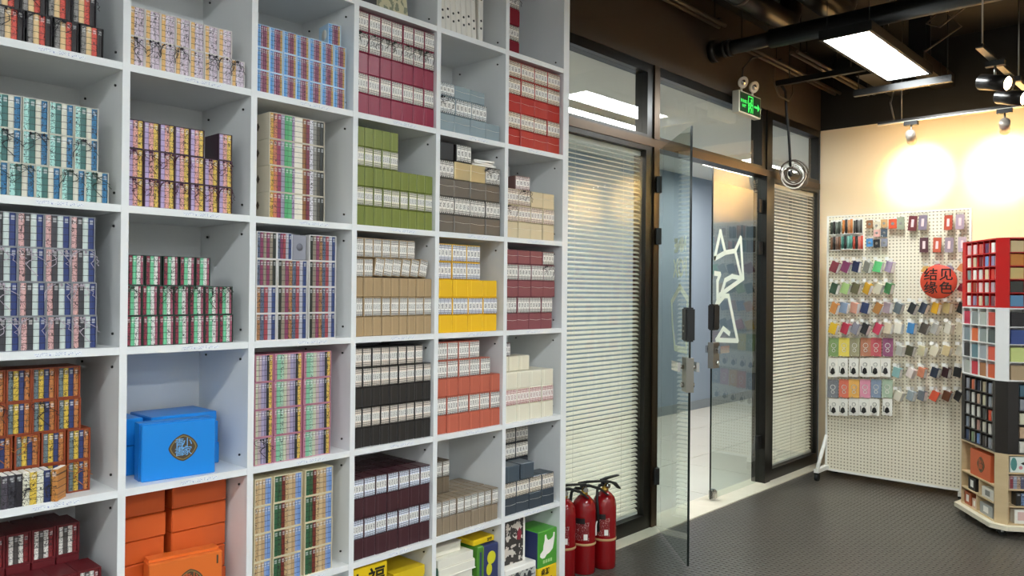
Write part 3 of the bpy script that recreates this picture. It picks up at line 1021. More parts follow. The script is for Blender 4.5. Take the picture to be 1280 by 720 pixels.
def box_stack(k, name, color, paper, ink, rows, d_=0.085, plate='#efece6', cols=4.0, y=0.012, h=0.0672, wrap=False, ranks=None, cord='cord_dark', metal=0.0):
    """rows bottom-up: (n, x0, x1, kinds) ; kinds a string per box: L label front, P plain, S label with ribbons, - gap"""
    xl, zf = cell(k)
    nr = len(rows)
    for ri, rw in enumerate(rows):
        n, x0, x1, kinds = rw[:4]
        hh = rw[4] if len(rw) > 4 else h
        tilt = rw[5] if len(rw) > 5 else ()
        pw = (x1 - x0) / n
        body, lab, wr, gv = box_proto(pw - 0.0012, hh, d_, color, paper, ink, plate, cols, metal)
        gold = box_proto(pw - 0.0012, hh, d_, '#cfbd92', paper, ink, plate, cols, 0.5)[0] if 'G' in kinds else None
        nrank = 1 if ranks is None else ranks.get(ri, 1)
        for rk in range(nrank):
            for i in range(n):
                kd = kinds[i % len(kinds)] if rk == 0 else 'P'
                if kd == '-':
                    continue
                word = {'L': 'box showing printed spines', 'S': 'box of printed spines with ribbons', 'P': 'plain box', 'G': 'row plain box wrapped in pale gold'}[kd]
                lb = '%s %s, %s from left, %s%s' % (name, word, ORD[i], rowword(ri, nr), '' if rk == 0 else ', %s rank back' % ORD[rk])
                ry = R(tilt[i]) if tilt else 0.0
                z = zf + ri * (h + 0.0006)
                o = O('plain_book_box' if kd in 'PG' else 'printed_book_box', gold if kd == 'G' else body, None, (xl + x0 + (i + 0.5) * pw, YF + y + rk * (d_ + 0.002) + (random.uniform(0, 0.004) if rk == 0 else 0.004), z + (0.004 if ry else 0)), (0, ry, R(random.uniform(-0.7, 0.7)) if not ry else 0))
                tag(o, lb, 'book box', '%s boxes in the bookcase' % name)
                if kd in 'LS':
                    O('printed_spines', lab, o)
                elif rk == 0:
                    O('seam_highlight' if wrap else 'edge_highlight', wr if wrap else gv, o)
                if kd == 'S':
                    O('ribbon', cord_mesh(20 + i % 3, pw, hh, M[cord], 5), o)


W_ = 0.352
box_stack('B3', 'crimson', '#8c1c3c', '#e6ded2', '#2c1620', [(7, 0.001, W_, 'P'), (7, 0.001, W_, 'L'), (7, 0.001, W_, 'P'), (7, 0.001, W_, 'S'), (7, 0.001, W_, 'L')], h=0.0698, cord='cord_green')
box_stack('C3', 'olive', '#77803a', '#e4dfc8', '#22241a', [(9, 0.001, W_, 'P'), (9, 0.001, W_, 'L'), (9, 0.001, W_, 'PPPPPPPPP'), (5, 0.001, 0.187, 'L'), (5, 0.001, 0.187, 'P')], h=0.0672)
box_stack('D3', 'kraft tan', '#a88e6a', '#e2ddd4', '#1f1a22', [(9, 0.001, W_, 'P'), (9, 0.001, W_, 'L'), (9, 0.001, W_, 'P'), (8, 0.001, 0.322, 'L', 0.0655, (0, 0, 9, 8, 7, 8, 9, 11)), (7, 0.001, 0.27, 'L')], h=0.0675)
box_stack('E3', 'black', '#2a2726', '#e3d6c8', '#1c1816', [(9, 0.001, W_, 'P'), (9, 0.001, W_, 'L'), (9, 0.001, W_, 'P'), (9, 0.001, W_, 'L'), (8, 0.001, 0.31, 'LLLLLLLL')], h=0.0682)
box_stack('F3', 'dark brown', '#43242a', '#dde2ee', '#1b2138', [(7, 0.001, W_, 'P'), (7, 0.001, W_, 'L'), (7, 0.001, W_, 'P'), (7, 0.001, W_, 'L')], h=0.0688, d_=0.075, ranks={3: 4})
box_stack('B4', 'grey blue', '#8b9aa0', '#e3e5e4', '#1c2126', [(4, 0.001, 0.336, 'P'), (3, 0.001, 0.262, 'SLL'), (3, 0.001, 0.25, 'LPP', 0.05)], h=0.0665, wrap=True)
box_stack('C4', 'silver grey', '#77726c', '#ddd8d0', '#26201e', [(4, 0.001, 0.343, 'P'), (4, 0.001, 0.343, 'L'), (4, 0.001, 0.343, 'P'), (4, 0.001, 0.343, 'LGGS')], h=0.068, wrap=True, metal=0.55)
box_stack('D4', 'yellow', '#e8b61c', '#e2e2e6', '#2c3050', [(4, 0.001, 0.330, 'P'), (4, 0.001, 0.330, 'L'), (4, 0.001, 0.330, 'P'), (3, 0.001, 0.233, 'L'), (3, 0.001, 0.233, 'L')], h=0.0672)
box_stack('E4', 'salmon', '#b9604c', '#e6e1da', '#221a1c', [(6, 0.001, 0.351, 'P'), (6, 0.001, 0.351, 'L'), (6, 0.001, 0.351, 'P'), (5, 0.001, 0.294, 'L'), (4, 0.001, 0.232, 'L')], h=0.069)
box_stack('F4', 'taupe', '#8a7a66', '#e0dcd4', '#1d1a18', [(9, 0.001, 0.347, 'P'), (9, 0.001, 0.347, 'L')], h=0.0635, d_=0.075, ranks={0: 1, 1: 3})
box_stack('B5', 'bright red', '#b2322c', '#e6d8c2', '#4a1c18', [(4, 0.001, 0.346, 'P'), (4, 0.001, 0.346, 'L'), (4, 0.001, 0.346, 'P'), (4, 0.001, 0.346, 'L'), (4, 0.001, 0.346, 'L')], h=0.0698, wrap=True)
box_stack('C5', 'champagne', '#cdbd9c', '#eadccb', '#5a2a30', [(4, 0.001, 0.313, 'P'), (4, 0.001, 0.313, 'SLLL'), (4, 0.001, 0.313, 'LSPP')], h=0.0675, wrap=True)
box_stack('D5', 'mauve', '#83464e', '#e2ddd6', '#1d1a1e', [(4, 0.001, 0.307, 'P'), (4, 0.001, 0.307, 'L'), (4, 0.001, 0.324, 'P'), (4, 0.001, 0.324, 'LLLS'), (4, 0.001, 0.315, 'PPPL', 0.058)], h=0.0682, wrap=True)
box_stack('E5', 'ivory', '#dfd8c4', '#ead8d2', '#9a4a4a', [(4, 0.001, 0.318, 'P'), (4, 0.001, 0.318, 'L'), (4, 0.001, 0.318, 'P')], h=0.0682, ranks={2: 2})
box_stack('F5', 'charcoal', '#3a434c', '#ddd2c2', '#2a211c', [(4, 0.001, 0.326, 'P'), (4, 0.001, 0.326, 'L')], h=0.0675, wrap=True)


def single_box(k, x, y, z, w_, h_, color, paper, ink, label, cat='book box', show=True, rz=0.0, group=None, d_=0.085, rib=False):
    xl, zf = cell(k)
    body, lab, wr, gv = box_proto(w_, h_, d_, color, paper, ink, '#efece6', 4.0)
    o = O('printed_book_box' if show else 'plain_book_box', body, None, (xl + x, YF + y, zf + z), (0, 0, R(rz)))
    tag(o, label, cat, group)
    O('printed_spines' if show else 'edge_highlight', lab if show else gv, o)
    return o


# extra single boxes of columns 4 and 5
single_box('C4', 0.045, 0.02, 0.2746, 0.078, 0.068, '#1d1b1b', '#ddd8d0', '#26201e', 'matt black box leftmost on top of the silver grey stack', show=False, rz=-6)
single_box('C4', 0.135, 0.012, 0.2746, 0.080, 0.068, '#2a2524', '#e6e2da', '#26201e', 'black box with printed spines topping the silver grey stack')
for i, (z, rz) in enumerate(((0.2746, -4), (0.2832, 3), (0.2918, -9))):
    xl, zf = cell('C4')
    o = O('booklet', bev_box('booklet', 0.125 - 0.012 * i, 0.07, 0.008, mat('booklet_cover', '#dcd8cf', 0.45), 0.001), None, (xl + 0.252, YF + 0.018, zf + z), (0, 0, R(rz)))
    tag(o, 'thin pale booklet lying flat on the silver grey stack, %s one' % ('lowest', 'middle', 'top')[i], 'booklet', 'booklets on the silver grey stack')
    O('page_block', MB().box(-0.05 + 0.006 * i, 0.05 - 0.006 * i, -0.0004, 0, 0.002, 0.006).mesh('page_block', M['paper']), o)
single_box('C5', 0.123, 0.03, 0.2050, 0.085, 0.060, '#7a5a58', '#e9dcd6', '#5a2036', 'mauve sided box with printed spines on top of the champagne stack', rz=-5)
for i in range(3):
    single_box('E5', 0.032 + i * 0.067, 0.05, 0.2070, 0.065, 0.062, '#ddd5c0', '#ead8d2', '#9a4a4a', 'plain ivory box set back on the ivory stack, %s from left' % ORD[i], show=False, group='ivory boxes in the bookcase')
single_box('E5', 0.048, 0.055, 0.2695, 0.072, 0.058, '#8a6a68', '#ddd8d8', '#2a2430', 'printed spine box alone on the very top of the ivory stack')
for j in range(5):
    for i in range(3):
        if j == 4 and i == 2:
            pass
        single_box('F5', 0.046 + i * 0.0835, 0.102, 0.0681 * j, 0.082, 0.0672, '#23282e', '#ddd6ca', '#2a2622', 'black box in the rear charcoal pile, %s from left, %s layer from bottom' % (ORD[i], ORD[j]), show=j > 2, group='rear charcoal boxes in the bookcase')
for i in range(2):
    o = single_box('F5', 0.052 + i * 0.093, 0.008, 0.1362, 0.082, 0.066, '#45505a', '#ddd6ca', '#2a2622', 'wrapped slate box lying on the charcoal stack, %s one' % ('left', 'right')[i], show=False, rz=-4 + 3 * i, group='slate boxes on the charcoal stack')
xl, zf = cell('F4')
for j in range(2):
    for i in range(4):
        single_box('F4', 0.022 + i * 0.0385, 0.10, 0.1283 + 0.0641 * j, 0.0372, 0.0635, '#6f6252' if j == 0 else '#55493f', '#dcd8d0', '#1d1a18', 'rear taupe box on the %s layer, %s from left' % (('plain', 'printed')[j], ORD[i]), show=j == 1, group='rear taupe boxes in the bookcase')

# top row bits -----------------------------------------------------------
xl, zf = cell('A3')
pm = speck_mat('floral_cover', '#cfc7a4', '#8d8f78', 7, 0.52, (1, 1, 1))
o = O('art_book', bev_box('art_book', 0.145, 0.02, 0.24, pm, 0.002), None, (xl + 0.185, YF + 0.05, zf + 0.003), (R(-8), 0, 0))
tag(o, 'pale patterned art book leaning in the top compartment above crimson boxes', 'book')
O('page_block', MB().box(-0.07, 0.07, 0.004, 0.016, 0.2398, 0.2404).mesh('page_block', M['paper']), o)
o = O('art_book', bev_box('art_book', 0.055, 0.16, 0.22, mat('dark_cover', '#2a2826', 0.4), 0.002), None, (xl + 0.07, YF + 0.03, zf))
tag(o, 'dark upright book beside the pale patterned art book', 'book')
O('spine_title', MB().box(-0.015, 0.015, -0.0006, 0, 0.05, 0.18).mesh('spine_title', pm), o)
o = O('art_book', bev_box('art_book', 0.05, 0.16, 0.2, mat('pale_cover', '#a9ab9c', 0.4), 0.002), None, (xl + 0.014 + 0.0, YF + 0.03, zf)) if False else None
xl, zf = cell('A4')
wt = mat('white_binder', '#ddd9d0', 0.4)
x = 0.028
for i in range(8):
    o = O('white_binder', bev_box('white_binder', 0.0262, 0.2, 0.29, wt, 0.003), None, (xl + x, YF + 0.02, zf + 0.002), (0, R(-3.5) if i < 7 else 0, 0))
    tag(o, 'white binder with black dots on its spine, %s from left in top compartment' % ORD[i], 'binder', 'white binders in the top compartment')
    for z in (0.045, 0.075, 0.16):
        O('spine_dot', MB().lathe([(0.0001, 0), (0.0048, 0), (0.0048, 0.0007), (0.0001, 0.0007)], 10).mesh('spine_dot', M['black']), o, (0, 0, z + 0.01 * (i % 2)), (R(90), 0, 0))
    x += 0.0275 if i != 6 else 0.036
box_stack('A5', 'maroon', '#7d1a2a', '#dcd4c8', '#1d181a', [(2, -0.03, 0.118, '-P'), (2, -0.03, 0.118, '-L'), (2, -0.03, 0.118, '-P'), (2, -0.03, 0.118, '-S'), (2, -0.03, 0.118, '-L')], h=0.0672, y=0.05)
single_box('A5', 0.022, 0.05, 0.0, 0.04, 0.0672, '#7d1a2a', '#dcd4c8', '#1d181a', 'narrow maroon box low beside the upright', show=False)
single_box('A5', 0.022, 0.05, 0.0678, 0.04, 0.0672, '#7d1a2a', '#dcd4c8', '#1d181a', 'narrow maroon box with printed spines beside the upright')
single_box('A5', 0.022, 0.05, 0.1356, 0.04, 0.0672, '#4a1420', '#dcd4c8', '#1d181a', 'narrow dark maroon box third up beside the upright', show=True)
# ------------------------------------------------------------------ bottom row of the bookcase
def yb(name, w_, d_, h_, m_, loc, label, cat='box', rz=0.0, bev=0.003):
    o = O(name, bev_box(name, w_, d_, h_, m_, bev), None, loc, (0, 0, R(rz)))
    return tag(o, label, cat)


def front_text(parent, s, size, m_, x, z, y=-0.0008, rot=0.0):
    me = text_mesh(s, size, m_, 'lettering', 0.0003, size * 0.02)
    for v in me.vertices:
        a, b_, c = v.co
        v.co = (a, -c, b_)
    return O('lettering', me, parent, (x, y, z), (0, rot, 0))


M['yellow'] = mat('yellow_card', '#e6c21c', 0.35)
M['yellow2'] = mat('yellow_paper', '#d9b91f', 0.4)
M['ink'] = mat('black_ink', '#14110f', 0.5)
xl, zf = cell('G3')
o = yb('yellow_gift_box', 0.150, 0.06, 0.352, M['yellow'], (xl + 0.079, YF + 0.012, zf), 'tall yellow box with black brush lettering below dark brown boxes')
front_text(o, '福', 0.075, M['ink'], 0.028, 0.30)
front_text(o, '禮', 0.075, M['ink'], 0.028, 0.225)
O('corner_mark', MB().prism([(-0.058, 0.325), (-0.05, 0.325), (-0.05, 0.335), (-0.058, 0.335)], -0.0008, 0).mesh('corner_mark', M['ink']), o)
o = yb('yellow_gift_box', 0.145, 0.2, 0.285, M['yellow2'], (xl + 0.268, YF + 0.03, zf), 'plain yellow box with flat top beside the lettered yellow box')
O('lid', MB().box(-0.0735, 0.0735, -0.0015, 0.2015, 0.25, 0.2865).mesh('lid', M['yellow2']), o)
xl, zf = cell('G4')
M['cream_pages'] = mat('cream_pages', '#e4e0d2', 0.6)
for i in range(8):
    z = zf + i * 0.0355
    nm = 'thick white paged book lying in the pile, %s from bottom' % ORD[i]
    o = yb('thick_book', 0.192 - 0.006 * (i % 2), 0.24, 0.035, M['cream_pages'], (xl + 0.128 - 0.004 * (i % 3), YF + 0.02 + 0.004 * (i % 2), z), nm, 'book', 0, 0.0015)
    o['group'] = 'thick books piled in the bookcase'
    cv = mat('book_cover', ('#e9e6df', '#d8d2c2', '#dfe0da')[i % 3], 0.4)
    O('cover', MB().box(-0.098, 0.098, -0.002, 0.242, 0.0, 0.003).mesh('cover', cv), o)
o = yb('thick_book', 0.175, 0.2, 0.038, M['cream_pages'], (xl + 0.092, YF + 0.055, zf + 8 * 0.0355), 'thick white book topmost on the white pile', 'book')
O('cover', MB().box(-0.089, 0.089, -0.002, 0.202, 0.0385, 0.0405).mesh('cover', mat('red_edged_cover', '#d8d0c4', 0.4)), o)
M['green_card'] = mat('green_card', '#4f8a2c', 0.35)
M['lime'] = mat('lime_card', '#b8c820', 0.35)
M['indigo'] = mat('indigo_card', '#333c66', 0.35)
o = yb('slim_box', 0.034, 0.2, 0.292, M['green_card'], (xl + 0.247, YF + 0.012, zf), 'slim grass green box upright beside the white pile')
O('side_stripe', MB().box(-0.005, 0.005, -0.0008, 0, 0.15, 0.27).mesh('side_stripe', M['indigo']), o)
o = yb('game_box', 0.082, 0.16, 0.288, M['indigo'], (xl + 0.308, YF + 0.012, zf), 'indigo game box with yellow shapes and lime side')
O('side_face', MB().box(-0.0416, -0.0408, 0.003, 0.157, 0.003, 0.285).mesh('side_face', M['lime']), o)
mb = MB()
mb.prism([(0.0 + 0.024 * math.cos(q), 0.235 + 0.026 * math.sin(q)) for q in [i * math.pi / 8 for i in range(16)]], -0.0008, 0)
mb.prism([(-0.012 + 0.016 * math.cos(q), 0.19 + 0.024 * math.sin(q)) for q in [i * math.pi / 8 for i in range(16)]], -0.0008, 0)
O('printed_shape', mb.mesh('printed_shape', mat('print_yellow', '#d6d02e', 0.4)), o)
O('printed_panel', MB().box(-0.03, 0.03, -0.0008, 0, 0.07, 0.12).mesh('printed_panel', M['paper']), o)
o = yb('flat_box', 0.12, 0.12, 0.022, M['yellow'], (xl + 0.284, YF + 0.03, zf + 0.2925), 'flat yellow box lying across the green and indigo boxes')
front_text(o, '游戏', 0.014, M['ink'], 0.03, 0.011)
o = yb('dark_green_book', 0.026, 0.2, 0.26, mat('bottle_green', '#1f4a38', 0.4), (xl + 0.0135, YF + 0.015, zf), 'bottle green book upright at the left of the white pile', 'book')
O('spine_title', MB().box(-0.008, 0.008, -0.0008, 0, 0.12, 0.22).mesh('spine_title', M['paper']), o)
xl, zf = cell('G5')
art = speck_mat('dark_ink_painting', '#cfc6bc', '#3a3634', 4.5, 0.47, (1.0, 1, 1.2))
art2 = speck_mat('dark_ink_painting_lower', '#b8b8b2', '#33363a', 7, 0.5, (1, 1, 1))
o = yb('white_box', 0.19, 0.14, 0.158, M['paper'], (xl + 0.113, YF + 0.01, zf), 'white box with a grey ink picture on its front lying lowest')
O('picture', MB().box(-0.078, 0.088, -0.0008, 0, 0.01, 0.135).mesh('picture', art2), o)
o = yb('picture_box', 0.165, 0.05, 0.190, M['paper'], (xl + 0.090, YF + 0.045, zf + 0.1585), 'white box with a dark ink painting standing upright beside green box', rz=-3)
O('picture', MB().box(-0.082, 0.068, -0.0008, 0, 0.004, 0.186).mesh('picture', art), o)
O('red_accent', MB().prism([(0.03, 0.10), (0.05, 0.095), (0.058, 0.125), (0.045, 0.15), (0.033, 0.13)], -0.0014, -0.0008).mesh('red_accent', mat('ink_red', '#8a2a38', 0.4)), o)
o = yb('game_box', 0.128, 0.12, 0.112, M['yellow'], (xl + 0.286, YF + 0.012, zf), 'yellow printed game box under the green game box')
front_text(o, '桌游', 0.03, M['ink'], -0.015, 0.09)
O('printed_panel', MB().box(-0.05, 0.03, -0.0008, 0, 0.02, 0.065).mesh('printed_panel', mat('print_purple', '#6a3a6a', 0.4)), o)
o = yb('game_box', 0.128, 0.14, 0.158, mat('leaf_green_card', '#4d9a35', 0.3), (xl + 0.286, YF + 0.012, zf + 0.1125), 'green game box with a white leaping animal on its front')
O('side_face', MB().box(-0.0648, -0.0640, 0.003, 0.137, 0.003, 0.155).mesh('side_face', M['indigo']), o)
ani = [(-0.036, 0.04), (-0.02, 0.04), (-0.006, 0.052), (0.012, 0.056), (0.034, 0.07), (0.04, 0.09), (0.046, 0.115), (0.047, 0.138), (0.039, 0.14), (0.035, 0.122), (0.02, 0.114), (0.004, 0.112), (-0.006, 0.122), (-0.011, 0.14), (-0.02, 0.138), (-0.02, 0.115), (-0.028, 0.095), (-0.03, 0.075), (-0.048, 0.062), (-0.05, 0.05)]
O('printed_animal', MB().prism(ani, -0.0008, 0).mesh('printed_animal', M['paper']), o)
_pg = mat('print_pale_green', '#a9d08a', 0.4)
for i in range(4):
    O('printed_block', MB().box(-0.03 + i * 0.016, -0.018 + i * 0.016, -0.0008, 0, 0.017, 0.031).mesh('printed_block', _pg), o)

# ------------------------------------------------------------------ fire extinguishers
M['ext_red'] = mat('extinguisher_red', '#850c12', 0.14)
M['brass'] = mat('brass', '#b08d3c', 0.3, 0.9)
M['band'] = mat('tan_band', '#c09a6a', 0.5)
M['extlabel'] = speck_mat('extinguisher_print', '#7d1418', '#c9a9a4', 9, 0.6, (1, 1, 1.4))
H0, RR = 0.40, 0.0625
body_me = MB().lathe([(0.0001, 0.0), (RR - 0.004, 0.0), (RR - 0.001, 0.004), (RR - 0.001, 0.03), (RR, 0.034), (RR, 0.325), (RR - 0.002, 0.333), (RR * 0.93, 0.352), (RR * 0.78, 0.372), (RR * 0.5, 0.39), (0.021, 0.398), (0.0001, 0.4)], 28).mesh('cylinder', M['ext_red'])
def arc_panel(r, a0, a1, z0, z1, m_, nm, n=8):
    mb = MB()
    v = []
    for i in range(n + 1):
        a = a0 + (a1 - a0) * i / n
        v += [(r * math.cos(a), r * math.sin(a), z0), (r * math.cos(a), r * math.sin(a), z1)]
    for i in range(n + 1):
        a = a0 + (a1 - a0) * i / n
        v += [((r + 0.0006) * math.cos(a), (r + 0.0006) * math.sin(a), z0), ((r + 0.0006) * math.cos(a), (r + 0.0006) * math.sin(a), z1)]
    b_ = 2 * (n + 1)
    f = [(b_ + 2 * i, b_ + 2 * i + 2, b_ + 2 * i + 3, b_ + 2 * i + 1) for i in range(n)]
    mb.add(v, f, 0, True)
    return mb.mesh(nm, m_)
for (x, y, rz, hs, lb) in ((3.405, 2.475, 0, 1.0, 'red fire extinguisher farthest right, beside the glass door'), (3.265, 2.505, -32, 1.01, 'red fire extinguisher in the middle of the row of three'), (3.137, 2.535, -30, 1.0, 'red fire extinguisher half hidden behind the bookcase end')):
    r = O('fire_extinguisher', None, None, (x, y, 0), (0, 0, R(rz)))
    tag(r, lb, 'extinguisher', 'fire extinguishers by the glass')
    O('cylinder', body_me, r)
    O('strap_band', MB().lathe([(RR, 0.148), (RR + 0.0018, 0.15), (RR + 0.0018, 0.158), (RR, 0.16)], 28).mesh('strap_band', M['band']), r)
    A = math.atan2(-y, -x)
    O('printed_label', arc_panel(RR + 0.0003, A - 0.75, A + 0.45, 0.175, 0.27, M['extlabel'], 'printed_label'), r, (0, 0, 0), (0, 0, -R(rz)))
    O('maker_mark', arc_panel(RR + 0.0010, A - 0.7, A + 0.1, 0.262, 0.29, M['ink'], 'maker_mark'), r, (0, 0, 0), (0, 0, -R(rz)))
    O('warning_mark', arc_panel(RR + 0.0012, A + 0.0, A + 0.32, 0.18, 0.21, M['paper'], 'warning_mark'), r, (0, 0, 0), (0, 0, -R(rz)))
    mb = MB().lathe([(0.0001, 0.398), (0.02, 0.398), (0.02, 0.412), (0.014, 0.416), (0.014, 0.44), (0.0001, 0.442)], 14)
    vv = O('valve', mb.mesh('valve', M['brass']), r)
    O('gauge', MB().tube([(0, -0.012, 0.428), (0, -0.03, 0.428)], 0.013, 12).mesh('gauge', M['chrome']), vv)
    mb = MB().prism([(-0.02, 0.436), (0.03, 0.436), (0.085, 0.418), (0.13, 0.386), (0.135, 0.39), (0.09, 0.43), (0.03, 0.449), (-0.02, 0.449)], -0.011, 0.011)
    O('carry_handle', mb.mesh('carry_handle', M['rubber']), r)
    mb = MB().prism([(-0.03, 0.452), (0.02, 0.458), (0.12, 0.459), (0.12, 0.465), (0.02, 0.468), (-0.03, 0.462)], -0.010, 0.010)
    O('squeeze_lever', mb.mesh('squeeze_lever', M['rubber']), r)
    pts = [(-0.012, 0, 0.43), (-0.045, 0.0, 0.435), (-0.07, -0.004, 0.415), (-0.078, -0.008, 0.37), (-0.075, -0.012, 0.30), (-0.072, -0.014, 0.2)]
    O('hose', MB().tube(pts, 0.008, 8).mesh('hose', M['rubber']), r)
    if rz == -32:
        mb = MB().prism([(-0.007, 0.0), (0.007, 0.0), (0.006, 0.05), (0.016, 0.07), (0.008, 0.074), (-0.004, 0.06), (-0.008, 0.05)], -0.001, 0.0)
        O('hanging_tag', mb.mesh('hanging_tag', M['paper']), r, (RR * math.cos(-R(26)) * 1.03, RR * math.sin(-R(26)) * 1.03, 0.19), (0, 0, R(45)))

# ------------------------------------------------------------------ pegboard stand
XB = 6.30
pg = O('pegboard_stand', None, None, (XB, 1.915, 0))
tag(pg, 'white perforated pegboard on casters covered with hanging packets', 'pegboard')
O('board', MB().box(0.0, 0.012, -0.497, 0.497, 0.07, 2.065).mesh('board', M['peg']), pg)
for nm, a in (('side_frame', (-0.004, 0.02, -0.51, -0.496, 0.06, 2.075)), ('side_frame', (-0.004, 0.02, 0.496, 0.51, 0.06, 2.075)), ('top_frame', (-0.004, 0.02, -0.496, 0.496, 2.064, 2.075)), ('bottom_frame', (-0.004, 0.02, -0.496, 0.496, 0.055, 0.071))):
    O(nm, MB().box(*a).mesh(nm, M['white_metal']), pg)
O('seam', MB().box(-0.0008, 0.0, -0.496, 0.496, 1.388, 1.391).mesh('seam', M['grout']), pg)
for y in (-0.5, 0.5):
    O('foot', MB().box(-0.21, 0.22, y - 0.018, y + 0.018, 0.065, 0.095).mesh('foot', M['white_metal']), pg)
    O('brace', MB().tube([(-0.19, y, 0.09), (-0.005, y, 0.33)], 0.015, 8).mesh('brace', M['white_metal']), pg)
    for x in (-0.19, 0.2):
        mb = MB().tube([(x, y - 0.012, 0.03), (x, y + 0.012, 0.03)], 0.03, 14)
        c_ = O('caster', mb.mesh('caster', M['rubber']), pg)
        O('caster_fork', MB().box(x - 0.012, x + 0.012, y - 0.017, y + 0.017, 0.045, 0.065).mesh('caster_fork', M['black']), c_)
